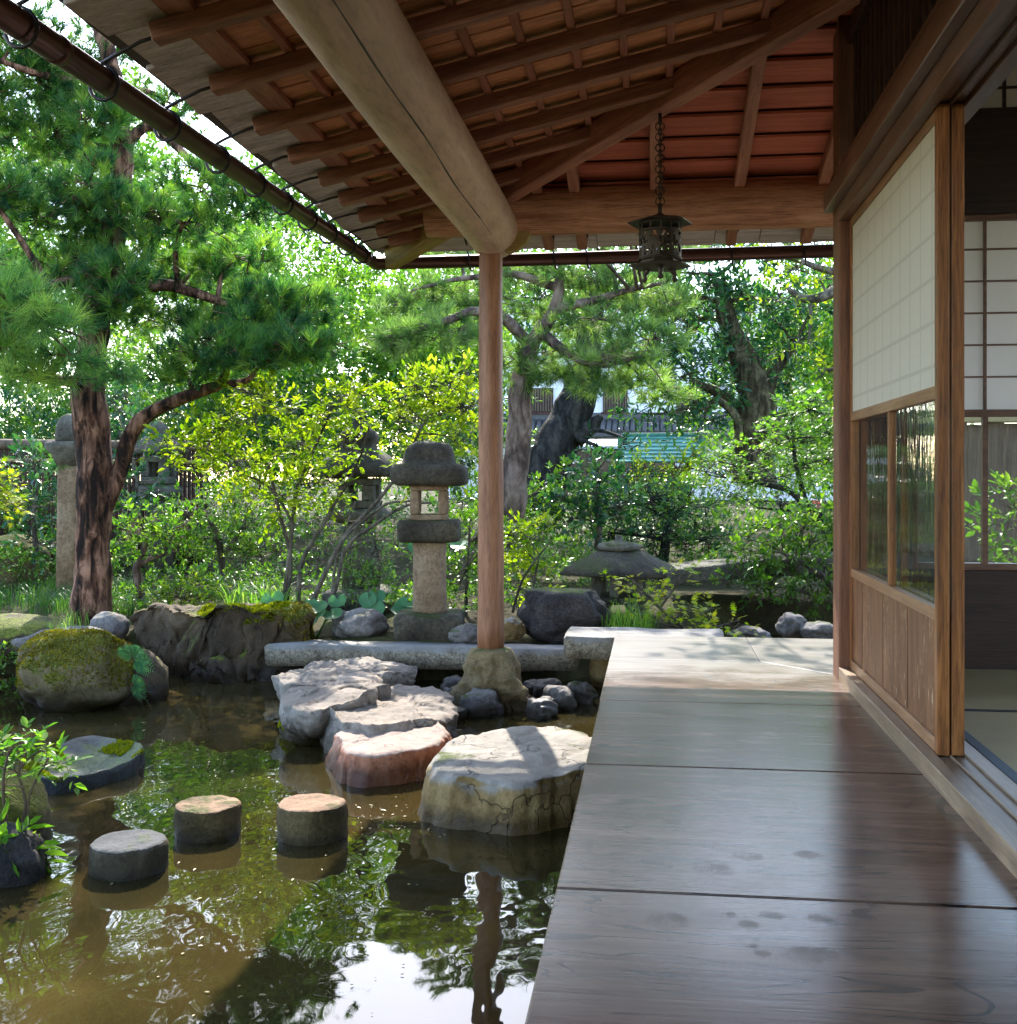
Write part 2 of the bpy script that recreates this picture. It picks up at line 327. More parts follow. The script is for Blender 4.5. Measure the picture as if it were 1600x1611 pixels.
# veranda boards: broad planks, grain across, polished by feet, a few damp footprints
def deck_mat():
    t = NT('deck_wood'); co = t.coord((1.0, 9.0, 9.0), True)
    a = t.noise(co, 1.5, 6, .6, 1.1); ring = t.math('SINE', t.math('MULTIPLY', t.noise(t.coord((.9, 3.2, 3.2), True), 1.15, 3, .5, .9), 95.0))
    fine = t.noise(t.coord((1.6, 60, 60), True), 2.4, 4, .7); wear = t.noise(t.coord((1.2, 2.2, 1), False), 2.6, 6, .62, .5)
    c = t.ramp(a, [(.25, (.058,.028,.017)), (.5, (.125,.066,.040)), (.78, (.21,.122,.078))])
    c = t.mix(t.math('MULTIPLY', t.mask(ring, .80, .98), t.mask(t.noise(t.coord((1.5,2.5,1), True), 1.7, 3), .42, .62)), c, (.022,.012,.010))
    c = t.mix(.45, c, t.ramp(fine, [(.3, (.5,.48,.46)), (.6, (1.1,1.08,1.06))]), 'MULTIPLY')
    c = t.mix(.4, c, t.ramp(wear, [(.35, (.62,.6,.58)), (.65, (1.25,1.22,1.2))]), 'MULTIPLY')
    geo = t.n('NewGeometry'); sp = t.n('SeparateXYZ'); t.l(geo.outputs['Position'], sp.inputs[0])
    pale = t.mask(t.math('ADD', sp.outputs['Y'], t.math('MULTIPLY', t.math('SUBTRACT', wear, .5), 1.2)), 4.55, 5.25)      # outer boards weathered grey, and paled in the colour to look sunlit
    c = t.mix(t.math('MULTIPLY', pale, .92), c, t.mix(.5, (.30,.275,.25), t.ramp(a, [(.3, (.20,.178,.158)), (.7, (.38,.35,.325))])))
    damp = None
    wob = t.math('MULTIPLY', t.math('SUBTRACT', t.noise(t.coord((1,1,1), False), 30, 3), .5), .8)
    for px, py, rx, ry in ((1268,1503,36,15), (1300,1500,20,9), (1200,1500,13,6), (1184,1488,8,4), (1190,1479,7,3.5), (1052,1448,34,13), (1178,1454,18,6), (1150,1440,8,5),
                           (1122,1366,30,12), (1176,1347,24,7), (1274,1345,24,7), (1215,1440,20,6), (1290,1445,22,7)):
        p = G(px, py, 0); d = (p.y/CY); ex = rx*d/FOC; ey = ry*d*d/(FOC*EYE)
        fx = t.math('DIVIDE', t.math('SUBTRACT', sp.outputs['X'], p.x), ex); fy = t.math('DIVIDE', t.math('SUBTRACT', sp.outputs['Y'], p.y), ey)
        q = t.math('ADD', t.math('ADD', t.math('MULTIPLY', fx, fx), t.math('MULTIPLY', fy, fy)), wob)
        k = t.mask(q, 1.5, .25); damp = k if damp is None else t.math('MAXIMUM', damp, k)
    damp = t.math('MULTIPLY', damp, t.mask(t.noise(t.coord((1,1,1), False), 14, 4), .3, .6))
    c = t.mix(t.math('MULTIPLY', damp, .42), c, t.mix(1.0, c, (.45,.40,.38), 'MULTIPLY'))
    r = t.math('ADD', t.math('ADD', t.math('MULTIPLY', wear, .16), t.math('MULTIPLY', fine, .08)), .11)
    r = t.math('ADD', r, t.math('MULTIPLY', damp, .09))
    t.done(c, r, t.bump(t.math('ADD', t.math('MULTIPLY', fine, .5), t.math('MULTIPLY', a, .5)), .13, .004), .27)
    return t.m
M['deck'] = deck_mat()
# shoji paper: thin, lets light through; faint lines paint in the shadow of the lattice bars behind
def paper_mat(name, oy, py_, oz, pz):
    t = NT(name); geo = t.n('NewGeometry'); sp = t.n('SeparateXYZ'); t.l(geo.outputs['Position'], sp.inputs[0])
    def lines(v, o, p):
        f = t.math('FRACT', t.math('DIVIDE', t.math('SUBTRACT', v, o), p)); return t.mask(t.math('ABSOLUTE', t.math('SUBTRACT', f, .5)), .035/ p * .2 + .02, .010/p*.2)
    k = t.math('MAXIMUM', lines(sp.outputs['Y'], oy, py_), lines(sp.outputs['Z'], oz, pz))
    a = t.noise(t.coord((1,1,1), False), 40, 4, .6); c = t.mix(.15, (.84,.78,.66), t.ramp(a, [(.3, (.74,.68,.56)), (.7, (.90,.85,.74))]))
    c = t.mix(t.math('MULTIPLY', k, .35), c, (.52,.47,.36))
    t.done(c, .8, t.bump(a, .1, .002), .15)
    tr = t.n('BsdfTranslucent'); t.l(c, tr.inputs['Color']); mx = t.n('MixShader'); mx.inputs[0].default_value = .45
    t.l(t.b.outputs[0], mx.inputs[1]); t.l(tr.outputs[0], mx.inputs[2]); t.l(mx.outputs[0], t.out.inputs[0]); return t.m
M['paper'] = paper_mat('shoji_paper_lattice_shadow', 3.40, .145, 1.10, .128)
t = NT('shoji_paper'); t.done((.80,.76,.74), .8, None, .1); tr = t.n('BsdfTranslucent'); tr.inputs[0].default_value = (.85,.82,.80,1); mx = t.n('MixShader'); mx.inputs[0].default_value = .5
t.l(t.b.outputs[0], mx.inputs[1]); t.l(tr.outputs[0], mx.inputs[2]); t.l(mx.outputs[0], t.out.inputs[0]); M['paper_plain'] = t.m
def glass_mat(name, wav):
    t = NT(name); gl = t.n('BsdfGlossy'); gl.inputs['Roughness'].default_value = .01; tp = t.n('BsdfTransparent'); tp.inputs[0].default_value = (.93,.95,.94,1)
    fr = t.n('Fresnel'); fr.inputs['IOR'].default_value = 2.8
    co = t.coord((1, 1.0, .30), True); a = t.noise(co, 9, 3, .5, .4); b = t.noise(t.coord((1,1,.12), True), 40, 2, .5)
    nr = t.bump(t.math('ADD', a, t.math('MULTIPLY', b, .10)), wav, .02)
    t.l(nr, gl.inputs['Normal']); mx = t.n('MixShader'); ge = t.n('NewGeometry'); t.l(t.math('MULTIPLY', fr.outputs[0], t.math('SUBTRACT', 1.0, ge.outputs['Backfacing'])), mx.inputs[0]); t.l(tp.outputs[0], mx.inputs[1]); t.l(gl.outputs[0], mx.inputs[2]); t.l(mx.outputs[0], t.out.inputs[0]); return t.m
M['glass'] = glass_mat('old_wavy_glass', .10); M['glass_flat'] = glass_mat('window_glass', .03)
# door boards: brushed cedar, pale flecks
t = NT('door_board'); co = t.coord((8,8,1), True); a = t.noise(co, 2.6, 6, .6, .4); f = t.noise(t.coord((1,1,.35), True), 55, 4, .7); zone = t.noise(t.coord((1,1,1), True), 3.5, 4)
c = t.ramp(a, [(.3, (.085,.030,.012)), (.5, (.165,.066,.026)), (.72, (.26,.115,.048))]); c = t.mix(t.math('MULTIPLY', t.mask(f, .56, .68), t.mask(zone, .40, .60)), c, (.48,.31,.17))
M['door_board'] = t.done(c, .55, t.bump(f, .15, .004), .3)
# tatami
t = NT('tatami_straw'); co = t.coord((1,1,1), False); wv = t.n('TexWave', wave_type='BANDS', bands_direction='Y'); wv.inputs['Scale'].default_value = 60; wv.inputs['Distortion'].default_value = .6; t.l(co, wv.inputs['Vector'])
c = t.mix(.6, (.40,.31,.15), t.ramp(wv.outputs[0], [(0, (.24,.18,.08)), (1, (.52,.42,.22))])); c = t.mix(.4, c, t.ramp(t.noise(co, 4, 4), [(.3, (.7,.7,.7)), (.7, (1.1,1.1,1.1))]), 'MULTIPLY')
M['tatami'] = t.done(c, .7, t.bump(wv.outputs[0], .3, .004), .3)
M['tatami_edge'] = plain('tatami_edge_cloth', (.085,.10,.12), .8); M['tatami_black'] = plain('tatami_black_cloth', (.012,.012,.014), .8)
M['plaster'] = plain('plaster_inside', (.30,.25,.19), .9); M['wall_white'] = plain('white_plaster', (.78,.77,.80), .85, 0, .2, .12)
M['tile_roof'] = plain('gray_tile', (.075,.070,.068), .6, 0, .5, .4, 3); M['verdigris'] = plain('green_copper', (.10,.30,.235), .5, .1, .4, .5, 3)
M['fence_wood'] = wood('fence_wood', (.07,.05,.035), (.14,.10,.07), (.21,.16,.115), axis=2, rough=.8)
M['fence_brown'] = wood('fence_dark_brown', (.03,.016,.012), (.065,.034,.026), (.10,.055,.042), axis=2, rough=.8)
M['bamboo'] = plain('bamboo_rail', (.36,.27,.12), .5)
M['roofing'] = plain('roof_shingle', (.10,.085,.075), .9)
M['cloth_pink'] = plain('pink_cloth', (.62,.22,.18), .8)

ZW = -0.42                                   # water level
# ------------------------------------------------------------------ ground and pond
def inpoly(x, y, P):
    r = np.zeros(x.shape, bool); j = len(P) - 1
    for i in range(len(P)):
        xi, yi = P[i]; xj, yj = P[j]
        cnd = ((yi > y) != (yj > y)) & (x < (xj - xi) * (y - yi) / (yj - yi + 1e-12) + xi); r ^= cnd; j = i
    return r
def segdist(x, y, P):
    d = np.full(x.shape, 1e9)
    for i in range(len(P)):
        ax, ay = P[i]; bx, by = P[(i+1) % len(P)]; vx, vy = bx-ax, by-ay
        t_ = np.clip(((x-ax)*vx + (y-ay)*vy) / (vx*vx+vy*vy), 0, 1); d = np.minimum(d, np.hypot(x-ax-t_*vx, y-ay-t_*vy))
    return d
POND = [(-2.15,-4),(-2.25,2.6),(-2.2,3.5),(-2.75,4.2),(-3.7,5.2),(-4.4,6.2),(-4.1,6.75),(-3.2,6.95),(-2.3,7.0),(-1.9,6.9),(-.55,6.9),(-.15,7.5),(.2,8.3),(.9,9.2),(2.0,9.6),(4.0,9.2),(4.5,7.2),(1.6,6.3),(.6,6.2),(.6,5.3),(.4,4.0),(.4,-4)]
def ground_z(x, y):
    x = np.asarray(x, float); y = np.asarray(y, float)
    ins = inpoly(x, y, POND); d = segdist(x, y, POND); s = np.where(ins, -d, d)
    bank = -.20 + .14*np.clip((y-8)/8, 0, 1) + .05*np.sin(x*1.3+1)*np.sin(y*.9) + .03*np.sin(x*3.1)*np.cos(y*2.7)
    k = np.clip((s + .10)/.22, 0, 1); k = k*k*(3-2*k)
    return -.85 + (bank + .85)*k
xs = np.concatenate([np.arange(-60,-8,2.0), np.arange(-8,8,.1), np.arange(8,60.1,2.0)]); ys = np.concatenate([np.arange(-30,-4,2.0), np.arange(-4,14,.1), np.arange(14,140,3.0)])
gx, gy = np.meshgrid(xs, ys); gz = ground_z(gx, gy); nx, ny = len(xs), len(ys)
idx = np.arange(nx*ny).reshape(ny, nx); q = np.stack([idx[:-1,:-1], idx[:-1,1:], idx[1:,1:], idx[1:,:-1]], -1).reshape(-1, 4)
tag(put('ground', np_mesh('ground', np.stack([gx, gy, gz], -1).reshape(-1, 3), q, M['soil'], smooth=True)), 'dark garden soil around the pond', 'ground', kind='structure')
def gz1(x, y): return float(ground_z(np.array([x]), np.array([y]))[0])
wx = np.linspace(-6, 6, 13); wy = np.linspace(-4, 11, 16); gx, gy = np.meshgrid(wx, wy); idx = np.arange(13*16).reshape(16, 13)
q = np.stack([idx[:-1,:-1], idx[:-1,1:], idx[1:,1:], idx[1:,:-1]], -1).reshape(-1, 4)
tag(put('pond_water', np_mesh('pond_water', np.stack([gx, gy, gx*0+ZW], -1).reshape(-1, 3), q, M['water'], smooth=True)), 'murky olive brown pond mirroring trees and sky', 'pond', kind='structure')

# ------------------------------------------------------------------ veranda floor
DX0, DX1 = -0.202, 0.757
floor = tag(MB().box((-.10, -3.0, -.17), (.02, 6.0, -.055)).build('veranda_floor', M['dark_wood'], bevel=.005), 'polished brown plank veranda floor beside the pond', 'veranda', kind='structure')
def fboard(poly, g=.004):
    c = Vector((sum(p[0] for p in poly)/len(poly), sum(p[1] for p in poly)/len(poly)))
    P = []
    for i, p in enumerate(poly):
        p = Vector(p); P.append(p + (c-p).normalized()*g*1.3)
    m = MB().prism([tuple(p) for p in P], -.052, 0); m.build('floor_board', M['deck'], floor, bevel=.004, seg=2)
ySe = [-2.9,-1.9,-.85,.30,1.34,2.345,3.36,4.32]
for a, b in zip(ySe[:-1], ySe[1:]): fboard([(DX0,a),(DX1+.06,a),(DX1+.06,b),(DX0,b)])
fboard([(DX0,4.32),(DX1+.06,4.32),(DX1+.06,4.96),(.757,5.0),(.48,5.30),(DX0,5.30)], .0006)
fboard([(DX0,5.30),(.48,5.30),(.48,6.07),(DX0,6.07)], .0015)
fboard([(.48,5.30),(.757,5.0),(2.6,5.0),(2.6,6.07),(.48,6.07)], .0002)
for y in (-.2, 2.0, 4.1, 5.8): MB().loft([(.05,-.86),(.05,-.055)], 12, c=(-.04, y)).build('support_post', M['dark_wood'], floor, True)
for y in (5.2, 5.95): MB().box((-.15, y-.05, -.16), (2.5, y+.05, -.054)).build('joist', M['dark_wood'], floor)
# a green fruit lying by the pillar
# ------------------------------------------------------------------ the house: roof, posts, wall of sliding doors, room
house = tag(empty('tea_house', (0.9, 3.0, 0)), 'old wooden tea house with deep eaves over its pond veranda', 'house')
HI = Matrix.Translation((-0.9, -3.0, 0))
def hp(mb, name, mat, smooth=False, bevel=0.0, parent=None, seg=2):
    o = mb.build(name, mat, None, smooth, None, bevel, seg); o.parent = parent or house
    o.matrix_parent_inverse = HI if parent is None else Matrix.Identity(4); return o
def hput(name, me, Mx, parent=None):
    o = put(name, me, None, Mx); o.parent = parent or house; o.matrix_parent_inverse = HI if parent is None else Matrix.Identity(4); return o
SL = .228; EX = -1.55; EZ = 2.19; EYY = 6.85; HC = EX + EYY         # rafter underside at the eave; hip line x + y = HC
def zl(x): return EZ + SL*(x - EX)
def zf(y): return EZ + SL*(EYY - y)
RH = .062; RW = .058; BT = .026                                     # rafter height and width, batten thickness
TH = RH + BT
# roof covering: a closed sheet above the boards (the part that holds the roof's pieces)
up = TH + .022; U2 = up + .07
x0, yE, xr, yb = EX - .20, EYY + .20, 4.6, -3.2
pts = [(x0, yb), (x0, yE), (xr, yE)]
m = MB(); topx = .85; 
def rz(x, y): return min(EZ + SL*(x - EX), EZ + SL*(EYY - y), EZ + SL*(topx+.6 - EX))
ring = [(x0,yb),(x0,yE),(xr,yE),(xr,HC-topx-.6),(topx+.6,HC-topx-.6),(topx+.6,yb)]
b = [(x,y,rz(x,y)+up) for x,y in ring]; tp = [(x,y,rz(x,y)+U2+.03) for x,y in ring]
m.add(b+tp, [(0,1,4,5),(1,2,3,4),(6,11,10,7),(7,10,9,8),(0,6,7,1),(1,7,8,2),(2,8,9,3),(0,5,11,6),(5,4,10,11),(4,3,9,10)])
m.add([(topx+.6,yb,rz(9,0)+up),(topx+.6,HC-topx-.6,rz(9,0)+up),(xr,HC-topx-.6,rz(9,0)+up),(xr,yb,rz(9,0)+up)]+[(topx+.6,yb,rz(9,0)+U2+.03),(topx+.6,HC-topx-.6,rz(9,0)+U2+.03),(xr,HC-topx-.6,rz(9,0)+U2+.03),(xr,yb,rz(9,0)+U2+.03)], [(0,1,2,3),(4,7,6,5)])
roof = hp(m, 'roof', M['roofing'])
PF = Matrix.Identity(4)
def rpart(name, me, Mx): return hput(name, me, Mx, roof)
# rafters over the pond side
RY = [2.05,2.45,2.92,3.40,3.88,4.36,4.79,5.18,5.57,5.95]
rnds = random.Random(3)
for y in RY:
    xe = min(HC - y - .02, .80); a = Vector((EX + rnds.uniform(-.012,.012), y, zl(EX) + RH/2)); bq = Vector((xe, y, zl(xe) + RH/2))
    rpart('rafter', timber((bq-a).length, RW, RH, M['rafter'], .005, 'rafter'), span(a, bq))
for y in (6.32, 6.62):
    xe = HC - y - .01; a = Vector((EX, y, zl(EX) + RH/2)); bq = Vector((xe, y, zl(xe) + RH/2))
    rpart('rafter', timber((bq-a).length, RW, RH, M['rafter'], .005, 'rafter'), span(a, bq))
# rafters over the far side
for x in (-.98,-.62,-.42,.01,.45,.88,1.35,1.8,2.25):
    ys_ = HC - x + .02; ys_ = max(ys_, HC - 1.25); a = Vector((x, EYY, zf(EYY) + RH/2)); bq = Vector((x, ys_, zf(ys_) + RH/2))
    if (a-bq).length > .1: rpart('rafter', timber((bq-a).length, RW, RH, M['hip'], .005, 'rafter'), span(a, bq))
# hip rafter and its pale-sawn tail
a = Vector((EX-.06, EYY+.06, EZ - .012)); e = Vector((1.3, HC - 1.3, zl(1.3) + .02))
hd = (e-a); a0 = a + hd*.135
rpart('hip_rafter', timber((e-a0).length, .085, .13, M['hip'], .006, 'hip_rafter'), span(a0, e))
M['hip_tail'] = wood('wood_hip_tail', (.24,.17,.06), (.36,.27,.11), (.46,.36,.17), rough=.6)
o = rpart('hip_tail', timber((a0-a).length, .085, .13, M['hip_tail'], .006, 'hip_tail'), span(a, a0 - hd.normalized()*.004)); o['label'] = 'pale yellowish tail of the hip rafter at the roof corner'
# battens above the rafters, pond side (run along the eave) and far side
def bat(a, b, w_, mat='batten'): 
    me = timber((Vector(b)-Vector(a)).length, w_, BT, M[mat], .003, 'batten'); rpart('batten', me, span(a, b, Vector((0,0,1))))
xb = EX + .10
for k in range(13):
    x = EX + .10 + .19*k + (0 if k else 0)
    ye = HC - x; z = zl(x) + RH + BT/2
    if ye > 2.0: bat((x, 1.6, z), (x, ye, z), .105 if k == 0 else .032, 'hip' if k == 0 else 'batten')
# boards above the battens, pond side: grain runs up the slope
yb_ = 1.7; k = 0
while yb_ < EYY + .1:
    wd = .205 + .02*rnds.uniform(-1,1); yc = yb_ + wd/2
    xe = min(HC - yc + wd/2 - .0, 1.3); xs_ = EX + .02
    if xe - xs_ > .08:
        zz = TH + .008 + .002*(k % 2)
        a = Vector((xs_, yc, zl(xs_)+zz)); bq = Vector((xe, yc, zl(xe)+zz)); rpart('roof_board', timber((bq-a).length, wd-.007, .012, M['roof_board'], .002, 'roof_board'), span(a, bq))
    yb_ += wd; k += 1
# boards of the far side: long lapped boards, each edge throwing a dark line
yb_ = EYY; k = 0; pitch = .215
while yb_ > HC - 1.3:
    y1 = yb_ - pitch; yc = (yb_ + y1)/2; xa = HC - yc - .10
    L = 3.6 - xa; tilt = .016
    m = MB().add([(0,-pitch/2-.012,TH-.018),(L,-pitch/2-.012,TH-.018),(L,pitch/2,TH+.010),(0,pitch/2,TH+.010),(0,-pitch/2-.012,TH-.004),(L,-pitch/2-.012,TH-.004),(L,pitch/2,TH+.022),(0,pitch/2,TH+.022)],
                 [(3,2,1,0),(4,5,6,7),(0,1,5,4),(1,2,6,5),(2,3,7,6),(3,0,4,7)])
    for i, v in enumerate(m.V): m.V[i] = Vector((v.x, v.y, v.z - SL*v.y))
    me = m.mesh('roof_board', M['roof_board_red']); rpart('roof_board', me, Matrix.Translation((xa, yc, zf(yc) + .004)))
    yb_ = y1; k += 1
# weathered eave boards, ragged outer edge
y = 1.7
while y < EYY + .16:
    wd = rnds.uniform(.16,.30); xo = EX - .155 + rnds.uniform(-.022,.022); yy1 = min(y+wd-.004, EYY + .16)
    xi = EX + .075
    q_ = rnds.uniform(-.02,.02); zz = TH - .012
    m = MB().add([(xo,y,zl(xo)+zz),(xi,y,zl(xi)+zz),(xi,yy1,zl(xi)+zz),(xo+q_,yy1,zl(xo)+zz),(xo,y,zl(xo)+zz+.018),(xi,y,zl(xi)+zz+.018),(xi,yy1,zl(xi)+zz+.018),(xo+q_,yy1,zl(xo)+zz+.018)],
                 [(3,2,1,0),(4,5,6,7),(0,1,5,4),(1,2,6,5),(2,3,7,6),(3,0,4,7)]); hp(m, 'eave_board', M['eave'], parent=roof, bevel=.003, seg=1); y += wd
x = EX - .10
while x < 2.4:
    wd = rnds.uniform(.2,.3); yo = EYY + .15 + rnds.uniform(-.01,.01); yi = EYY - .05; zz = TH - .012
    m = MB().add([(x,yi,zf(yi)+zz),(x+wd-.004,yi,zf(yi)+zz),(x+wd-.004,yo,zf(yo)+zz),(x,yo,zf(yo)+zz),(x,yi,zf(yi)+zz+.018),(x+wd-.004,yi,zf(yi)+zz+.018),(x+wd-.004,yo,zf(yo)+zz+.018),(x,yo,zf(yo)+zz+.018)],
                 [(3,2,1,0),(4,5,6,7),(0,1,5,4),(1,2,6,5),(2,3,7,6),(3,0,4,7)]); hp(m, 'eave_board', M['eave'], parent=roof, bevel=.003, seg=1); x += wd
# round beam over the pond-side post, peeled log with a drying crack
PX, PY = -.883, 6.20; BZ = 2.194; BR = .148
P = []; R = []
for i in range(60):
    y = -2.6 + i*(PY + .10 + 2.6)/59; P.append((PX + .008*math.sin(y*1.3), y, BZ + .006*math.sin(y*.9))); R.append(BR*(1 + .02*math.sin(y*1.7)))
P += [(PX, PY+.135, BZ), (PX, PY+.155, BZ), (PX, PY+.165, BZ)]; R += [BR*.96, BR*.88, BR*.70]
m = MB().tube(P, R, 48)
beam = hp(m, 'round_beam', wood('wood_peeled_log_y', (.46,.31,.225), (.62,.445,.34), (.72,.54,.43), st=7, freq=1.6, rough=.5, bump=.12, rand=False, lines=.3, axis=1), True)
cm = MB()
ang = math.radians(-62); P = []
for i in range(40):
    y = 1.6 + i*.105; aa = ang + .03*math.sin(y*2.1) + .02*math.sin(y*5); P.append((PX + .008*math.sin(y*1.3) + math.cos(aa)*(BR*(1 + .02*math.sin(y*1.7))-.0005), y, BZ + .006*math.sin(y*.9) + math.sin(aa)*(BR*(1 + .02*math.sin(y*1.7))-.0005)))
cm.tube(P, [.0022 + .0016*math.sin(i*.5)**2 if i < 36 else .0012 for i in range(40)], 5)
hp(cm, 'drying_crack', M['iron'], parent=beam)
# dry log across the far end
LZ = 2.285; LR = .128; P = []; R = []
for i in range(40):
    x = -1.24 + i*(3.8)/39; P.append((x, PY + .02, LZ + .004*math.sin(x*3))); R.append(LR*(1 + .015*math.sin(x*2.2)))
hp(MB().tube(P, R, 40), 'log_beam', M['log'], True)
hp(MB().box((-1.1, PY-.03, LZ+LR-.012), (2.5, PY+.05, zf(PY)+.012)), 'plate_board', wood('wood_plate', (.10,.075,.05), (.17,.13,.09), (.22,.17,.12)), bevel=.003)
# post and its cap bracket
P = [(PX, PY, -.12 + i*.12) for i in range(19)]; R = [.074 - .0006*i + .0012*math.sin(i*1.9) for i in range(19)]
P.append((PX, PY, 2.16)); R.append(.064)
hp(MB().tube(P, R, 28), 'post', M['post'], True)
m = MB().add([(0,0,0)], []); m = MB()
br = [(.07,2.15),(.07,2.07),(.10,2.055),(.15,2.07),(.20,2.11),(.22,2.15),(.22,2.17),(.07,2.17)]
n = len(br); m.add([(PX+x_, PY-.035, z_) for x_, z_ in br]+[(PX+x_, PY+.035, z_) for x_, z_ in br], [tuple(range(n)), tuple(reversed(range(n,2*n)))]+[(i,n+i,n+(i+1)%n,(i+1)%n) for i in range(n)])
hp(m, 'bracket', M['hip_tail'], bevel=.004)
# gutter: pond side pipe dropping towards the near end, mitred into the far pipe
gc = Vector((EX - .185, EYY + .185, 2.175)); gn = Vector((EX - .165, 1.4, 2.045))
gut = hp(MB().tube([gn, gn.lerp(gc,.35), gn.lerp(gc,.7), gc, gc + Vector((1.6,0,.004)), Vector((3.4, EYY+.185, 2.20))], .041, 20), 'gutter', M['copper_brown'], True)
for t_ in (.0,.3,.62,.97):
    p = gn.lerp(gc, .02 + t_*.96); hp(MB().tube([p - (gc-gn).normalized()*.02, p + (gc-gn).normalized()*.02], .0435, 20), 'collar', M['copper_brown'], True, parent=gut)
def hanger(pt, out, root):
    """iron strap from the rafter end that loops under the pipe"""
    P = [root, root.lerp(pt + Vector((0,0,.075)), .6), pt - out*.035 + Vector((0,0,.066))]
    for k in range(0, 13):
        a = math.radians(105 - k*27); P.append(pt + out*(-math.cos(a)*.052 + .0) + Vector((0,0,math.sin(a)*.052 - .008)))
    s_ = out.cross(Vector((0,0,1)))
    P = [p + s_*(.0025*i) for i, p in enumerate(P)]
    hp(MB().tube(P, .0062, 7), 'gutter_bracket', M['iron'], True, parent=gut)
for y in RY + [6.32, 6.62]:
    f = (y - gn.y)/(gc.y - gn.y); p = gn.lerp(gc, f); hanger(p, Vector((-1,0,0)), Vector((EX+.14, y + RW/2+.006, zl(EX+.14)+RH*.75)))
for x in (-1.15,-.62,-.42,.01,.45,.88,1.35):
    hanger(Vector((x, gc.y, 2.178)), Vector((0,1,0)), Vector((x+RW/2+.006, EYY-.12, zf(EYY-.12)+RH*.7)))
# corner pillar
hp(MB().box((.757,4.85,-.05), (.905,5.0,2.78)), 'pillar', M['pillar'], bevel=.008)
hp(MB().box((.757,-.4,-.05), (.905,-.25,2.78)), 'pillar', M['pillar'], bevel=.008)
# sill with two grooves
sill = MB()
for x0_, x1_, zt in ((.757,.798,.055),(.798,.834,.047),(.834,.838,.055),(.838,.877,.047),(.877,.925,.055)): sill.box((x0_, -.25, -.02), (x1_ - .0004, 4.848, zt))
hp(sill, 'sill', wood('wood_sill_y', (.14,.095,.065), (.25,.175,.12), (.35,.26,.185), axis=1, rough=.42, spec=.5, rand=False, blotch=.6), bevel=.0025, seg=1)
# lintel with grooves under it, and the moulded rail outside
lm = wood('wood_lintel_y', (.08,.04,.027), (.155,.082,.057), (.23,.13,.095), axis=1, rough=.36, spec=.5, rand=False)
kam = MB()
for x0_, x1_, z0_ in ((.757,.799,1.893),(.799,.834,1.908),(.834,.8385,1.893),(.8385,.876,1.908),(.876,.925,1.893)): kam.box((x0_, -.25, z0_), (x1_ - .0004, 4.848, 1.965))
hp(kam, 'lintel', lm, bevel=.002, seg=1)
nag = MB()
pr = [(.757,1.957),(.716,1.957),(.716,2.03),(.735,2.068),(.757,2.068)]
n = len(pr); nag.add([(x_,-.3,z_) for x_, z_ in pr]+[(x_,4.985,z_) for x_, z_ in pr], [tuple(reversed(range(n))), tuple(range(n,2*n))]+[(i,(i+1)%n,n+(i+1)%n,n+i) for i in range(n)])
rail = hp(nag, 'rail_moulding', lm, bevel=.005)
hp(MB().box((.722,4.986,1.985),(.752,4.994,2.045)), 'metal_cap', M['copper_brown'], parent=rail, bevel=.003)
hp(MB().box((.745,-.3,2.07),(.90,4.848,2.105)), 'transom_sill', lm, bevel=.006)
# open transom of upright bars over the lintel
tr = hp(MB().box((.79,-.3,2.62),(.86,4.845,2.70)).box((.79,-.3,2.105),(.86,4.845,2.125)), 'transom', M['dark_wood'], bevel=.004)
bm_ = MB().box((.812,-.011,2.126),(.838,.011,2.619)).mesh('lattice_bar', wood('wood_lattice', (.03,.014,.010),(.06,.028,.02),(.09,.045,.03), axis=2)); bevel_mesh(bm_, .002, 1)
y = 4.80
while y > 2.2: hput('lattice_bar', bm_, Matrix.Translation((0,y,0)), tr); y -= .085
for z_ in (2.24,2.30,2.44,2.50): hp(MB().box((.838,2.1,z_),(.850,4.845,z_+.022)), 'lattice_rail', M['lintel'], parent=tr)
# sliding doors -------------------------------------------------
def sliding_door(y0, y1, x0_, x1_, label, boards=True):
    z0_, z1_ = .050, 1.903; st = .034
    d = empty('sliding_door'); d.parent = house; d.matrix_parent_inverse = HI; d['label'] = label
    for ya, yb2 in ((y0, y0+st), (y1-st, y1)): hp(MB().box((x0_, ya, z0_), (x1_, yb2, z1_)), 'stile', M['door_wood'], bevel=.003, parent=d)
    e = .0015
    for za, zb in ((z0_, .092), (.430,.466), (1.066,1.104), (1.862,z1_-.002)): hp(MB().box((x0_+e, y0+st-.002, za), (x1_-e, y1-st+.002, zb)), 'door_rail', M['door_rail'], parent=d, bevel=.003)
    ym = (y0+y1)/2 - .03; xm = (x0_+x1_)/2
    hp(MB().box((x0_+.004, ym-.016, .466), (x1_-.004, ym+.016, 1.066)), 'muntin', M['door_wood'], parent=d, bevel=.003)
    for a, b in ((y0+st, ym-.016), (ym+.016, y1-st)): hp(MB().box((xm-.0015, a+.001, .467), (xm+.0015, b-.001, 1.065)), 'glass_pane', M['glass'], parent=d)
    hp(MB().box((x0_+.008, y0+st, 1.105), (x0_+.0086, y1-st, 1.861)), 'paper_panel', M['paper'], parent=d)
    lat = MB(); k = 0
    yy = y0+st+.132
    while yy < y1-st-.05: lat.box((x0_+.011, yy-.004, 1.105), (x1_-.006, yy+.004, 1.861)); yy += .145
    hp(lat, 'lattice', M['door_rail'], parent=d)
    n_ = 7; wd = (y1-y0-2*st)/n_
    for i in range(n_): hp(MB().box((x0_+.010+.0015*(i%2), y0+st+i*wd+.0006, .093), (x0_+.018+.0015*(i%2), y0+st+(i+1)*wd-.0006, .429)), 'door_board', M['door_board'], parent=d)
    return d
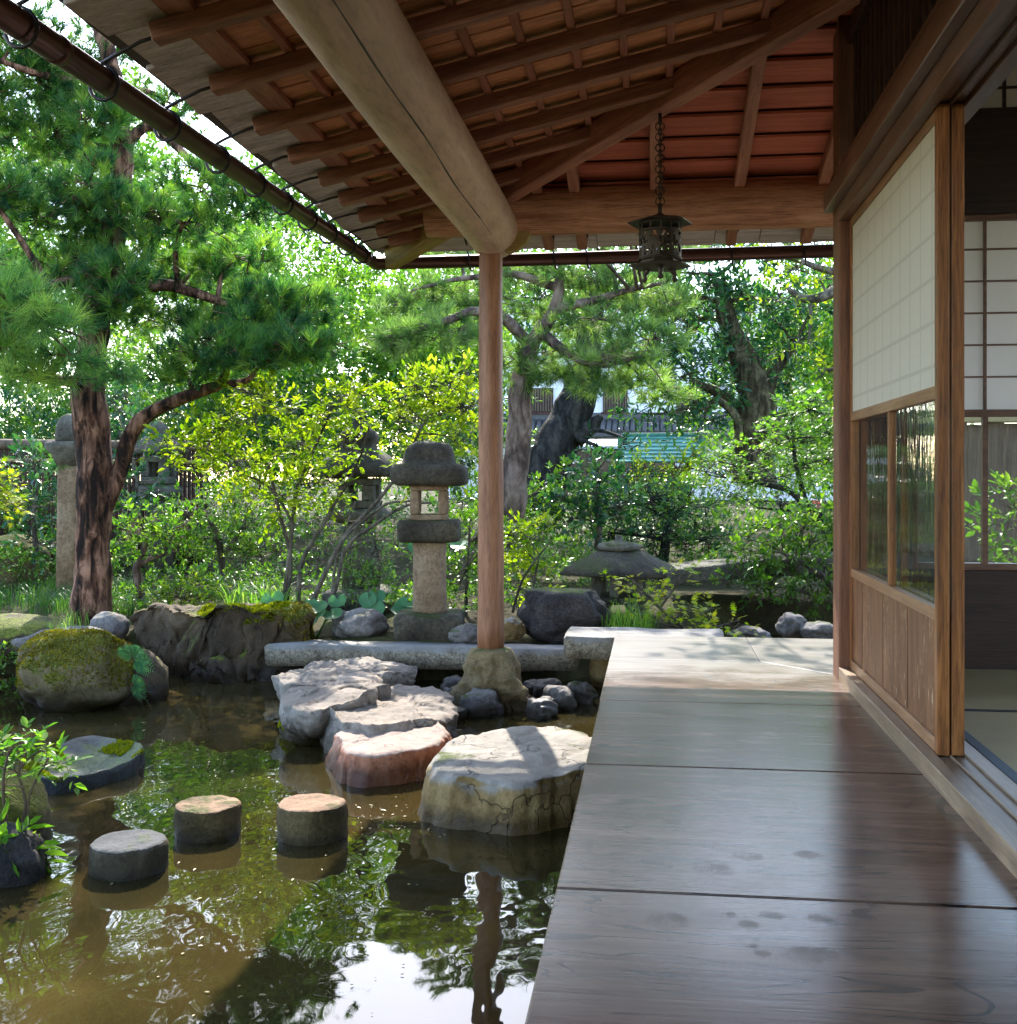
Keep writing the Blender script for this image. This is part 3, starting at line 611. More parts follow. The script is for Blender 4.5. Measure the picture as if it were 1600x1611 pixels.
sliding_door(3.375, 4.845, .7995, .8335, 'outer sliding door with paper above glass and brown boards below')
sliding_door(3.380, 4.847, .8395, .8755, 'inner sliding door stacked right behind the outer one')
# room -----------------------------------------------------------
fl = hp(MB().box((.926,-1.5,-.05),(4.6,4.9,.030)), 'room_floor', M['dark_wood'])
def mat_(x0_, y0_, x1_, y1_):
    tm = hp(MB().box((x0_+.002,y0_+.002,.0305),(x1_-.002,y1_-.002,.052)), 'tatami_mat', M['tatami'], parent=fl)
    for xa in (x0_+.002, x1_-.034): hp(MB().box((xa,y0_+.002,.0525),(xa+.032,y1_-.002,.0545)), 'cloth_edge', M['tatami_edge'], parent=fl)
mat_(.927,2.2,1.86,4.02); mat_(.927,.36,1.86,2.18); mat_(1.87,2.2,2.80,4.02)
hp(MB().box((.926,4.02,.0305),(3.4,4.89,.052)), 'tatami_mat', M['tatami'], parent=fl)
hp(MB().box((.927,4.015,.0525),(3.4,4.045,.0545)), 'cloth_edge', M['tatami_black'], parent=fl)
hp(MB().box((.93,-1.6,-.05),(4.6,-1.5,2.9)), 'inner_wall', M['plaster'])
gs = MB().box((4.6,-1.5,-.05),(4.66,5.0,.06)).box((4.6,-1.5,2.3),(4.66,5.0,2.9))
for i in range(8): gs.box((4.601,-1.5+i*.92,.06),(4.64,-1.46+i*.92,2.3))
gs = hp(gs, 'unseen_open_frame', M['dark_wood'])  # unseen open side, left without panels to bring daylight into the room
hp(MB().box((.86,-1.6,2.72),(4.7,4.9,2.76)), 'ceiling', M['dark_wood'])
# far wall of the room: board, window, paper screens, dark lintel, upper paper screen
YB = 4.895
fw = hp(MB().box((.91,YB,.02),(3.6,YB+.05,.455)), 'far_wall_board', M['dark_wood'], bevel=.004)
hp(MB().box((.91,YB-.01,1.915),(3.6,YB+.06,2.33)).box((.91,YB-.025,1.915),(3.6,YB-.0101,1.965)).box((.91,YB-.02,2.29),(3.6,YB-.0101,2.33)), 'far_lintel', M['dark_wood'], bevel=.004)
hp(MB().box((.946,YB+.002,.456),(1.052,YB+.033,1.914)), 'wall_board', M['lintel'], bevel=.003)
for xa in (1.053, 1.653, 2.253, 2.853):
    sc_ = MB().box((xa,YB,.456),(xa+.03,YB+.035,1.914)).box((xa+.57-.004,YB,.456),(xa+.596,YB+.035,1.914)).box((xa+.03,YB+.001,1.085),(xa+.566,YB+.034,1.115)).box((xa+.03,YB+.001,.456),(xa+.566,YB+.034,.485)).box((xa+.03,YB+.001,1.89),(xa+.566,YB+.034,1.9135))
    s_ = hp(sc_, 'paper_screen', M['lintel'], bevel=.003); s_['label'] = 'paper screen with window below on the far side of the room'
    g = MB(); g.box((xa+.291,YB+.006,1.115),(xa+.303,YB+.018,1.89))
    for i in range(1,6): g.box((xa+.03,YB+.0065,1.115+i*.131),(xa+.566,YB+.0175,1.122+i*.131))
    g.box((xa+.286,YB+.004,.485),(xa+.308,YB+.03,1.085)); hp(g, 'lattice', M['lintel'], parent=s_)
    hp(MB().box((xa+.03,YB+.0195,1.115),(xa+.566,YB+.0201,1.89)), 'paper_panel', M['paper_plain'], parent=s_)
    for a, b in ((xa+.03,xa+.286),(xa+.308,xa+.566)): hp(MB().box((a,YB+.014,.486),(b,YB+.017,1.084)), 'glass_pane', M['glass_flat'], parent=s_)
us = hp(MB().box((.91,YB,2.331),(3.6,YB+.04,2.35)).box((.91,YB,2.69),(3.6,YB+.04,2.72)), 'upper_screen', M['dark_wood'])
g = MB()
for i in range(9): g.box((1.12+i*.3,YB+.004,2.35),(1.132+i*.3,YB+.018,2.69))
for z_ in (2.43,2.52,2.61): g.box((.91,YB+.0045,z_),(3.6,YB+.0175,z_+.008))
hp(g, 'lattice', M['dark_wood'], parent=us); hp(MB().box((.91,YB+.0195,2.35),(3.6,YB+.0201,2.69)), 'paper_panel', M['paper_plain'], parent=us)
hp(MB().box((.905,4.9,.0),(.945,4.95,2.72)), 'door_jamb', M['pillar'])
# ------------------------------------------------------------------ hanging bronze lantern
LX, LY = .03, HC - .03
zt = zl(LX) - .062
hl = tag(empty('hanging_lantern', (LX, LY, 1.79)), 'small pierced bronze lantern hanging on a chain under the eaves', 'lantern')
def lp(mb, name, mat, smooth=False, bevel=0, parent=None): 
    o = mb.build(name, mat, parent or hl, smooth, None, bevel, 1); return o
# everything below is in the lantern's own coordinates, its base plate at z = 0
lp(MB().loft([(.075,.0),(.142,.006),(.146,.012),(.09,.022),(.0885,.036)], 48, sides=6, rot=.2), 'base_plate', M['bronze'])
for k in range(3):
    a = k*2.0944 + .55; c, s = math.cos(a), math.sin(a)
    lp(MB().tube([(c*.06,s*.06,.004),(c*.072,s*.072,-.012),(c*.080,s*.080,-.026),(c*.074,s*.074,-.040),(c*.086,s*.086,-.052)], [.016,.014,.010,.009,.014], 8), 'foot', M['bronze'], True)
rr = .096; n = 96; rows = 13; bod = MB(); rl_ = random.Random(12)
def solid(i, j):
    if j in (0, rows-1, 9): return True
    if i % 16 == 0: return True
    if j > 9: return i % 8 == 0
    v = noise.noise(Vector((i*.55, j*.9, 3.3))); return v > -.12
V = []; 
for j in range(rows+1):
    for i in range(n):
        for r_ in (rr, rr-.004):
            a = 2*math.pi*i/n; V.append((r_*math.cos(a), r_*math.sin(a), .036 + j*.0135))
F = []
I = lambda i, j, k: (j*n + i % n)*2 + k
for j in range(rows):
    for i in range(n):
        if solid(i, j):
            F += [(I(i,j,0), I(i+1,j,0), I(i+1,j+1,0), I(i,j+1,0)), (I(i,j,1), I(i,j+1,1), I(i+1,j+1,1), I(i+1,j,1))]
            if not solid((i+1) % n, j): F.append((I(i+1,j,0), I(i+1,j,1), I(i+1,j+1,1), I(i+1,j+1,0)))
            if not solid((i-1) % n, j): F.append((I(i,j,0), I(i,j+1,0), I(i,j+1,1), I(i,j,1)))
bod.add(V, F); lp(bod, 'pierced_body', M['bronze'])
for z_ in (.042, .160): lp(MB().tube([(.097*math.cos(2*math.pi*k/36), .097*math.sin(2*math.pi*k/36), z_) for k in range(37)], .004, 6), 'band', M['bronze'], True)
lp(MB().loft([(.085,.211),(.150,.203),(.152,.207),(.105,.222),(.06,.232),(.03,.240),(.012,.252)], 48, sides=6, rot=.2), 'lantern_roof', M['bronze'])
ztop = zt - 1.79
lp(MB().tube([(.0,0,.248),(.0,0,.295)], .010, 8), 'finial', M['bronze'], True)
def link_mesh(): return MB().tube([(.0105*math.cos(2*math.pi*k/14), 0, .016*math.sin(2*math.pi*k/14)) for k in range(15)], .0026, 6).mesh('chain_link', M['bronze'], True)
lm_ = link_mesh(); z_ = .305; k = 0
while z_ < ztop - .02:
    for off in (-.010, .010): put('chain_link', lm_, hl, Matrix.Translation((off if k % 2 == 0 else off*.35, 0 if k % 2 == 0 else off*.6, z_)) @ Matrix.Rotation(math.pi/2*(k % 2) + .3, 4, 'Z'))
    z_ += .0245; k += 1
lp(MB().tube([(0,0,ztop-.03),(0,0,ztop+.012)], .008, 8), 'hook', M['iron'], True)

# ------------------------------------------------------------------ rocks
def rock(name, c, size, seed, mat, label, sub=4, amp=.22, freq=1.4, rz=0.0, cat='rock', group=None, flat=None, ridge=.10, tilt=0.0):
    bm = bmesh.new(); bmesh.ops.create_icosphere(bm, subdivisions=sub, radius=1.0); o = Vector((seed*11.3, seed*4.7, seed*2.9))
    for v in bm.verts:
        p = v.co.copy(); d = noise.noise(p*freq+o)*amp + noise.noise(p*freq*2.3+o)*amp*.45 + noise.noise(p*freq*6+o)*amp*.14 + noise.noise(p*freq*13+o)*amp*.05
        c1, _ = noise.voronoi(p*1.5+o); d += (min(c1[1]-c1[0], .5) - .25)*ridge*1.6
        q = p*(1+d); q = Vector((abs(q.x)**.85*math.copysign(1,q.x), abs(q.y)**.85*math.copysign(1,q.y), q.z))
        if flat is not None and q.z > flat: q.z = flat + (q.z-flat)*.15
        v.co = Vector((q.x*size[0], q.y*size[1], q.z*size[2]))
    me = bpy.data.meshes.new(name); bm.to_mesh(me); bm.free(); me.materials.append(mat); me.polygons.foreach_set('use_smooth', [True]*len(me.polygons))
    o_ = put(name, me); o_.location = c; o_.rotation_euler = (tilt, 0, rz); return tag(o_, label, cat, group)

def shaped_rock(name, outline, ztop, zbot, seed, mat, label, amp=.02, bulge=.10, under=0.0, edge=.06, cat='rock', dome=.03, n=120, crease=.0, tiltxy=(0,0), chop=0.0):
    """a boulder from the plan outline of its upper face (world x, y), with real sides down to zbot"""
    P = [Vector((p[0], p[1])) for p in outline]; c = sum(P, Vector((0,0)))/len(P)
    pol = sorted(((math.atan2(*(p-c).yx), (p-c).length) for p in P)); A = np.array([a for a, _ in pol]); Rr = np.array([r for _, r in pol])
    th = np.linspace(-math.pi, math.pi, n, endpoint=False); r0 = np.interp(th, A, Rr, period=2*math.pi)
    for _ in range(3): r0 = (np.roll(r0,1) + 2*r0 + np.roll(r0,-1))/4
    r0 = r0*np.array([1 + .05*noise.noise(Vector((math.cos(a)*2.2, math.sin(a)*2.2, seed))) + .035*noise.noise(Vector((math.cos(a)*6, math.sin(a)*6, seed))) + .02*noise.noise(Vector((math.cos(a)*14, math.sin(a)*14, seed))) for a in th])
    rings = []
    for f in np.linspace(.02,.90,22): rings.append((f, 'top', 0))
    for k in range(1, 6): a = k/5*math.pi/2; rings.append((1 - edge/.5*(1-math.sin(a))*.55, 'edge', 1-math.cos(a)))
    for k in range(1, 15): rings.append((1.0, 'side', k/14))
    H_ = ztop - zbot; V = []; o = Vector((seed*5.1, seed*8.3, seed*1.7)); er = edge
    for f, kind, s in rings:
        for t_, r in zip(th, r0):
            if kind == 'top': rr_, z = r*f*(1-.0), ztop + dome*(1-f*f)
            elif kind == 'edge': rr_, z = r*f, ztop - er*s
            else: rr_, z = r*(1 + bulge*math.sin(s*math.pi*.9) - under*s*s), ztop - er - (H_-er)*s
            p = Vector((c.x + math.cos(t_)*rr_, c.y + math.sin(t_)*rr_, z))
            q = p*2.2 + o; nv = noise.noise_vector(q)*amp*1.4 + noise.noise_vector(q*2.7)*amp*.8 + noise.noise_vector(q*7)*amp*.42 + noise.noise_vector(q*15)*amp*.22
            if kind == 'top': nv = Vector((nv.x*.3, nv.y*.3, nv.z*.55))
            if crease > 0:
                vd, _ = noise.voronoi(p*Vector((1,1,1)).x*(2.6) + o + noise.noise_vector(p*2+o)*.35); w_ = max(0, 1 - (vd[1]-vd[0])/.10); k_ = 1 if kind == 'side' else (.35 if kind == 'edge' else .10)
                dr = Vector((math.cos(t_), math.sin(t_), 0)); nv -= dr*w_*w_*crease*k_ + Vector((0,0,w_*crease*.25*(kind == 'top')))
            if chop > 0 and kind != 'side':
                nv.z += chop*(math.floor(noise.noise(p*3.2+o)*3)/3)
            p += nv; p.z += tiltxy[0]*(p.x-c.x) + tiltxy[1]*(p.y-c.y); V.append(p)
    F = [tuple(range(n))[::1]]
    m_ = len(rings)
    for i in range(m_-1):
        for k in range(n):
            k2 = (k+1) % n; F.append((i*n+k, (i+1)*n+k, (i+1)*n+k2, i*n+k2))
    F.append(tuple((m_-1)*n + k for k in reversed(range(n))))
    b = Vector((c.x, c.y, zbot)); V = [v - b for v in V]
    o_ = put(name, py_mesh(name, V, F, mat, True)); o_.location = b; return tag(o_, label, cat)
def OG(pts, z): return [G(x, y, z).xy for x, y in pts]

rock_objs = {}
rock_objs['big'] = shaped_rock('boulder', OG([(672,1215),(690,1183),(740,1155),(800,1139),(870,1136),(925,1150),(950,1175),(945,1215),(890,1225),(830,1238),(770,1234),(700,1224)], -.25), -.245, -.80, 3, M['boulder'],
    'big brown cracked stepping boulder with flat gray top beside the veranda edge', .026, .055, .10, .10, 'boulder', .018, 180, .022)
rock_objs['red'] = shaped_rock('boulder', OG([(533,1168),(560,1140),(610,1131),(660,1133),(698,1140),(704,1156),(690,1170),(640,1182),(575,1187),(540,1182)], -.29), -.285, -.75, 5, M['red_stone'],
    'reddish block stepping stone with pale flat top in the pond', .024, .08, -.22, .04, 'stepping stone', .01, 150, .02)
rock_objs['slab3'] = shaped_rock('stepping_stone', OG([(516,1118),(560,1085),(620,1076),(690,1080),(700,1100),(694,1128),(640,1138),(580,1146),(530,1140)], -.26), -.255, -.62, 7, M['flat_stone'],
    'pale flat stepping slab just behind the reddish block', .034, .03, .15, .018, 'stepping stone', .008, 170, .02, (.0,.02), .03)
rock_objs['slab2'] = shaped_rock('stepping_stone', OG([(446,1098),(470,1080),(520,1066),(580,1062),(604,1074),(575,1088),(530,1110),(490,1118),(455,1112)], -.225), -.215, -.36, 9, M['flat_stone'],
    'thin gray stepping slab propped on a mossy stone in the pond', .032, .03, .18, .016, 'stepping stone', .008, 160, .02, (.03,.02), .03)
rock_objs['slab1'] = shaped_rock('stepping_stone', OG([(438,1068),(470,1050),(520,1038),(590,1034),(650,1042),(640,1056),(590,1066),(520,1074),(460,1078)], -.215), -.205, -.40, 11, M['flat_stone'],
    'dappled flat stepping slab touching the long stone kerb', .032, .03, .12, .016, 'stepping stone', .008, 160, .02, (0,0), .03)
p = G(474,1155,ZW); rock_objs['pier'] = rock('mossy_stone', (p.x, p.y+.05, ZW+.0), (.115,.10,.15), 21, M['moss_rock'], 'small mossy stone standing in water under the propped slab', 4, .18)
p = G(500,1130,-.36); rock('wedge_stone', (p.x, p.y+.08, -.31), (.075,.06,.065), 22, M['boulder'], 'small tan wedge stone between slab and mossy stone', 3, .15)
# round stone posts standing in the water
def cyl_stone(px, py, dia, zt_, mat, label, seed):
    c = G(px, py, zt_); r = dia/2; prof = [(r*1.03,-.80-zt_),(r*1.02,-.35),(r*1.012,-.2),(r*1.0,-.1),(r*1.005,-.05),(r*1.0,-.022),(r*.985,-.010),(r*.955,-.002),(r*.90,.001),(r*.6,.002),(r*.25,.001)]
    m = MB().loft([(float(r_), float(z_)) for r_, z_ in zip(np.interp(np.linspace(0,1,46), np.linspace(0,1,len(prof)), [q[0] for q in prof]), np.interp(np.linspace(0,1,46), np.linspace(0,1,len(prof)), [q[1] for q in prof]))], 96).rough(.004, 7, seed).rough(.0028, 26, seed+3); o = m.build('round_stepping_stone', mat, None, True); o.location = (c.x, c.y, zt_); return tag(o, label, 'stepping stone', 'round stone posts in the pond')
cyl_stone(203,1322,.245,-.330,M['step_dark'],'dark gray round stone post, nearest the planted bank',1)
cyl_stone(327,1264,.228,-.315,M['step_stone'],'middle one of three round stone posts in the pond',2)
cyl_stone(492,1262,.245,-.305,M['step_stone'],'rusty topped round stone post nearest the reddish block',3)
# post foot: a rough tufa mound
pr_ = [(.26,-.62),(.255,-.45),(.225,-.38),(.185,-.31),(.155,-.24),(.135,-.17),(.122,-.125),(.105,-.10),(.07,-.095)]; z5 = np.linspace(-.62,-.095,40); r5 = np.interp(z5, [z for _, z in pr_], [r for r, _ in pr_])
m = MB().loft(list(zip(r5, z5)), 110, 2.3)
o_ = Vector((4,5,6))
for i, v in enumerate(m.V):
    k = 1 + .42*noise.noise(v*6+o_) + .26*noise.noise(v*14+o_) + .13*noise.noise(v*31+o_) + .06*noise.noise(v*60+o_); kk = min(1, max(0, (-.1 - v.z)/.12)); m.V[i] = Vector((v.x*(1+(k-1)*kk), v.y*(1+(k-1)*kk), v.z + .02*noise.noise(v*9)*kk))
o = m.build('post_foot_stone', M['tufa'], None, True); o.location = (PX, PY, 0); tag(o, 'rough tan stone mound carrying the veranda post', 'rock')
# small rocks round the post foot
for i, (px, py, w_, h_, lab) in enumerate(((757,1113,70,52,'smooth gray rock in front of the post foot'),(715,1082,52,34,'gray rock between pale slab and post foot'),(706,1103,26,38,'narrow rock wedged beside the pale slab'),
        (853,1118,50,40,'brownish gray cobble nearest the big boulder'),(880,1104,56,44,'wet gray cobble beside the brownish one'),(860,1086,52,34,'blocky mossy gray rock behind the wet cobbles'),
        (912,1094,58,42,'dark rounded cobble near the veranda edge'),(888,1092,30,24,'little pale cobble between the two dark ones'),(836,1086,34,30,'lumpy rock touching the post foot'),(716,1124,40,26,'low wet rock at the pale slab corner'))):
    d = (EYE - ZW)/((py + h_*.22 - HOR)/FOC); p = W(px, py, d); s = d/FOC
    rock('pond_rock', (p.x, p.y, ZW + h_*s*.22), (w_*s*.50, w_*s*.44, h_*s*.55), 30+i, M['gray_rock'], lab, 4, .25, 1.1, i*1.3, ridge=.2)
p = G(943,1078,-.40); rock('pond_rock', (p.x+.05, p.y+.1, -.32), (.12,.12,.15), 47, M['boulder'], 'yellowish rock half hidden by the veranda edge', 4, .14)
# kerb slabs
def slab(x0_, x1_, y0_, y1_, z0_, z1_, label, seed, name='stone_kerb', mat='granite'):
    m = MB(); nx_ = max(2, int((x1_-x0_)/.06)); me = None
    m.box((-(x1_-x0_)/2, -(y1_-y0_)/2, 0), ((x1_-x0_)/2, (y1_-y0_)/2, z1_-z0_)); me = m.mesh(name, M[mat])
    bm = bmesh.new(); bm.from_mesh(me); bmesh.ops.bevel(bm, geom=bm.edges[:], offset=.010, segments=2, affect='EDGES')
    bmesh.ops.subdivide_edges(bm, edges=[e for e in bm.edges if e.calc_length() > .3], cuts=nx_, use_grid_fill=True)
    o_ = Vector((seed*3, seed, 1))
    for v in bm.verts: v.co += noise.noise_vector(v.co*4+o_)*.010 + noise.noise_vector(v.co*13+o_)*.004
    bm.to_mesh(me); bm.free(); me.polygons.foreach_set('use_smooth', [True]*len(me.polygons)); o = put(name, me); o.location = ((x0_+x1_)/2, (y0_+y1_)/2, z0_); return tag(o, label, 'kerb')
slab(-2.35,-.44,6.72,6.98,-.315,-.190,'long low granite kerb running behind the post',1)
slab(-.50,.40,6.40,6.86,-.186,-.062,'granite slab lapping over the kerb at the veranda end',2)
# bank rocks
rock_objs['round'] = rock('mossy_boulder', (*G(128,1106,ZW).xy, -.26), (.34,.30,.235), 51, M['moss_rock'], 'round mossy boulder at the bank with orange tufts on top', 5, .2, 1.2, cat='boulder')
p = G(320,1084,ZW); rock_objs['long'] = shaped_rock('long_boulder', [(-3.15,6.98),(-2.95,6.82),(-2.5,6.72),(-2.24,6.80),(-2.12,7.0),(-2.3,7.3),(-2.7,7.4),(-3.2,7.36),(-3.45,7.2)], -.02, -.72, 53, M['bank_rock'],
    'long cracked bank boulder with a bright moss cushion on top', .085, .06, -.06, .14, 'boulder', .03, 160, .06, (.06,.0))
rock('bank_stone', (*G(205,1100,ZW).xy, -.36), (.20,.2,.22), 59, M['bank_rock'], 'dark rock filling the gap between round and long boulders', 4, .2)
rock('flat_rock', (*G(100,1008,-.15).xy, -.17), (.33,.22,.10), 55, M['gray_rock'], 'flat gray rock behind the round mossy boulder', 4, .15)
rock('flat_rock', (*G(345//2,985,-.12).xy, -.13), (.12,.10,.10), 58, M['gray_rock'], 'pale gray stone resting between round and long boulders', 4, .15)
rock('flat_rock', (*G(20,1000,-.14).xy, -.15), (.42,.3,.13), 56, M['bank_rock'], 'broad pale rock at the bank left of the round boulder', 4, .15)
rock('mossy_boulder', (*G(20,930,-.18).xy, .05), (.30,.3,.26), 57, M['moss_rock'], 'green mossy boulder on the lawn behind the pine', 4, .12)
# dark water-worn stone basin lying at the surface
ring_o = OG([(58,1226),(75,1195),(105,1172),(145,1161),(190,1172),(224,1191),(205,1203),(150,1218),(100,1232)], ZW+.05)
o = shaped_rock('rim_stone', ring_o, ZW+.065, -.72, 61, M['dark_rock'], 'wet dark rim stone with mossy edge breaking the water surface', .012, .05, .2, .03, 'rock', -.06, 100, .02)
M['dark_wet'] = stone('dark_wet_rock', (.016,.017,.016), (.04,.042,.038), (.085,.085,.078), 6, moss=.22, bump=.8, rough=.55, spec=.35, rand=False); o.data.materials[0] = M['dark_wet']
rock('bank_stone', (*G(8,1378,ZW).xy, -.40), (.125,.12,.13), 63, M['dark_rock'], 'dark rock under the leafy plants in the near corner', 4, .15)
rock('bank_stone', (*G(-40,1330,ZW).xy, -.36), (.25,.22,.20), 64, M['moss_rock'], 'mossy rock at the photo edge beside the dark rock', 4, .15)
# dark volcanic boulder and rocks by the stream
rock('lava_boulder', W(888,965,7.35), (.275,.22,.20), 66, M['dark_rock'], 'dark rough volcanic boulder behind the lapped slab', 5, .22, 1.5, cat='boulder', flat=.75)
for i, (px, py, w_, h_, d, lab) in enumerate(((738,998,60,30,7.1,'gray rock between lantern base and post'),(572,982,76,44,7.4,'pale rock among round leaves beside the lantern base'),(1245,985,50,36,7.6,'lumpy gray rock by the stream past the veranda'),(1290,992,60,26,7.5,'low gray rock next to the pillar'),(805,990,40,30,7.2,'brown stone leaning against the dark boulder'),
        (545,985,50,40,7.5,'small rock under the shrub stems'),(1180,1000,60,24,7.9,'dark rock at the stream edge'))):
    s = d/FOC; rock('garden_rock', W(px, py, d), (w_*s*.52, w_*s*.45, h_*s*.55), 70+i, M['gray_rock'] if i != 4 else M['boulder'], lab, 4, .25, 1.2, i, ridge=.2)
# stone bridge
m = MB(); n_ = 24
V = []; F = []
a = W(1050,905,9.0); bq = Vector((2.6, 9.3, .0))
for i in range(n_+1):
    f = i/n_; c = Vector((a.x + (bq.x-a.x)*f, a.y + (bq.y-a.y)*f, .12 + .10*math.sin(f*math.pi*.95)))
    for dy, dz in ((-.30,0),(.30,0),(.30,-.13),(-.30,-.13)): V.append(c + Vector((.02*noise.noise(Vector((f*6,dy,dz))), dy, dz + .012*noise.noise(Vector((f*9,dy*3,dz*5))))))
for i in range(n_):
    for k in range(4): F.append((i*4+k, i*4+(k+1)%4, (i+1)*4+(k+1)%4, (i+1)*4+k))
F += [(3,2,1,0), tuple(n_*4+k for k in range(4))]
m.add(V, F); o = m.build('stone_bridge', M['lantern_gray'], None, False, None, .02, 2); tag(o, 'low arched stone slab bridge over the stream', 'bridge')

# ------------------------------------------------------------------ stone lanterns
def lantern(name, c, label, parts):
    r = tag(empty(name, c), label, 'stone lantern')
    for nm, mb, mt in parts: mb.build(nm, M[mt], r, True)
    return r
def box_lamp(w_, z0_, z1_, ow=.5, oh=.62, rot=0, n=4):
    """light chamber: posts at the corners, open windows between"""
    m = MB(); h = w_/2; pw = w_*(1-ow)/2; hz = (z1_-z0_)*(1-oh)/2
    m.box((-h,-h,z0_),(h,h,z0_+hz)).box((-h,-h,z1_-hz),(h,h,z1_))
    for sx in (-1,1):
        for sy in (-1,1): m.box((min(sx*h, sx*(h-pw)), min(sy*h, sy*(h-pw)), z0_+hz), (max(sx*h, sx*(h-pw)), max(sy*h, sy*(h-pw)), z1_-hz))
    return m
c = W(676,1003,7.35); g0 = c.z - .03
def soft(mb, b=.015): return mb
bx = MB().loft([(.20,0),(.215,.02),(.218,.165),(.20,.195),(.05,.20)], 48, 9, rot=.12).rough(.014, 6, 2)
sh = MB().loft([(.108,.19),(.112,.22),(.106,.38),(.104,.58),(.108,.64),(.106,.655)], 40, 2.2).rough(.006, 9, 3)
pf = MB().loft([(.12,.645),(.180,.652),(.194,.67),(.196,.765),(.185,.786),(.10,.79)], 56, 9, rot=.12).rough(.008, 7, 4)
lb = box_lamp(.235, .787, 1.012, .52, .66)
cp = MB().loft([(.13,1.008),(.205,1.008),(.236,1.02),(.245,1.05),(.243,1.10),(.225,1.135),(.172,1.15),(.160,1.19),(.148,1.235),(.125,1.27),(.08,1.288),(.03,1.29)], 72, 5.5, rot=.12).rough(.009, 6, 5)
ml = lantern('stone_lantern', (c.x, c.y, g0), 'stone lantern with round shaft and heavy dark cap beside the post', [('base', bx, 'lantern_dark'), ('shaft', sh, 'granite_tan'), ('platform', pf, 'lantern_dark'), ('roof_cap', cp, 'lantern_dark')])
o = lb.build('light_chamber', M['granite_tan'], ml, False, Matrix.Rotation(.12, 4, 'Z'), .012, 2)
# taller lantern behind with curled cap
c = W(566,960,9.0)
z0_ = -.2
cap2 = MB().loft([(.10,1.02),(.27,1.03),(.285,1.05),(.28,1.10),(.25,1.16),(.19,1.22),(.14,1.26),(.13,1.29),(.145,1.31),(.15,1.35),(.13,1.38),(.09,1.42),(.05,1.47),(.045,1.51),(.055,1.53),(.02,1.57)], 64, 3.6).rough(.02, 5, 8)
lantern('stone_lantern', (c.x, c.y, z0_), 'mossy stone lantern with onion finial behind the yellow green shrub', [('base', MB().loft([(.26,0),(.27,.12),(.22,.16),(.1,.165)], 48, 4).rough(.015,5,6), 'lantern_gray'),
    ('shaft', MB().loft([(.13,.16),(.125,.45),(.13,.66),(.12,.67)], 32, 3).rough(.008,7,7), 'lantern_gray'), ('platform', MB().loft([(.14,.665),(.23,.70),(.24,.74),(.22,.78),(.1,.785)], 48, 4).rough(.01,6,9), 'lantern_gray'), ('roof_cap', cap2, 'lantern_dark')])
o = box_lamp(.29, .785, 1.02, .34, .5).build('light_chamber', M['lantern_gray'], bpy.data.objects['stone_lantern.001'], False, None, .012, 2)
# slim tall lantern pillar behind the pine
c = W(112,975,9.2)
lantern('stone_lantern', (c.x, c.y, -.2), 'tall slim lichen spotted stone lantern half behind the pine trunk', [('base', MB().loft([(.17,0),(.17,.10),(.13,.12)], 40, 6).rough(.01,5,1), 'lantern_gray'), ('shaft', MB().loft([(.098,.12),(.095,.6),(.088,1.05),(.09,1.12)], 40, 5).rough(.008,6,3), 'granite_tan'),
    ('platform', MB().loft([(.09,1.11),(.13,1.20),(.165,1.25),(.17,1.30),(.15,1.31)], 40, 5).rough(.008,6,4), 'lantern_gray'), ('roof_cap', MB().loft([(.11,1.305),(.115,1.36),(.10,1.45),(.07,1.51),(.02,1.54)], 40, 3).rough(.01,6,5), 'lantern_gray')])
# small lantern in the back
c = W(250,800,12.0)
sl_ = lantern('stone_lantern', (c.x, c.y, -.15), 'small gray stone lantern deep in the garden near the fence', [('shaft', MB().loft([(.14,0),(.12,.3),(.12,.72),(.13,.74)], 32, 3).rough(.01,6,2), 'lantern_gray'), ('platform', MB().loft([(.13,.735),(.21,.80),(.21,.87),(.12,.90)], 40, 4).rough(.01,6,3), 'lantern_gray'),
    ('roof_cap', MB().loft([(.12,1.20),(.27,1.22),(.27,1.28),(.15,1.38),(.09,1.42),(.10,1.47),(.03,1.56)], 48, 3.5).rough(.012,5,4), 'lantern_gray')])
box_lamp(.28,.90,1.20,.36,.5).build('light_chamber', M['lantern_gray'], sl_, False, None, .012, 2)
# wide snow-viewing lantern on legs
c = W(974,945,8.1); zb_ = -.19
capy = MB()
V = []
prof = [(.10,.385),(.38,.345),(.432,.335),(.44,.35),(.40,.385),(.30,.44),(.20,.485),(.13,.505)]
yl = lantern('snow_lantern', (c.x, c.y, zb_), 'low wide roofed snow viewing lantern on stone legs by the stream', [('roof_cap', MB().loft(prof, 72, sides=6, rot=.35).rough(.010,4,2), 'lantern_dark'), ('finial', MB().loft([(.10,.50),(.148,.508),(.155,.53),(.14,.55),(.07,.565),(.03,.575),(.028,.60),(.01,.61)], 40).rough(.005,8,2), 'lantern_gray'),
    ('chamber_floor', MB().loft([(.16,.13),(.225,.14),(.23,.175),(.20,.19)], 48, sides=6, rot=.35).rough(.006,6,3), 'lantern_dark')])
for k in range(6):
    a = .35 + k*math.pi/3; MB().box((-.028,-.028,.185),(.028,.028,.345)).build('chamber_post', M['lantern_gray'], yl, False, Matrix.Translation((.17*math.cos(a), .17*math.sin(a), 0)) @ Matrix.Rotation(a, 4, 'Z'), .006, 1)
for k in range(4):
    a = .6 + k*math.pi/2; MB().tube([(.15*math.cos(a),.15*math.sin(a),.15),(.19*math.cos(a),.19*math.sin(a),.08),(.21*math.cos(a),.21*math.sin(a),-.02)], [.05,.045,.05], 10).build('leg', M['lantern_gray'], yl, True)
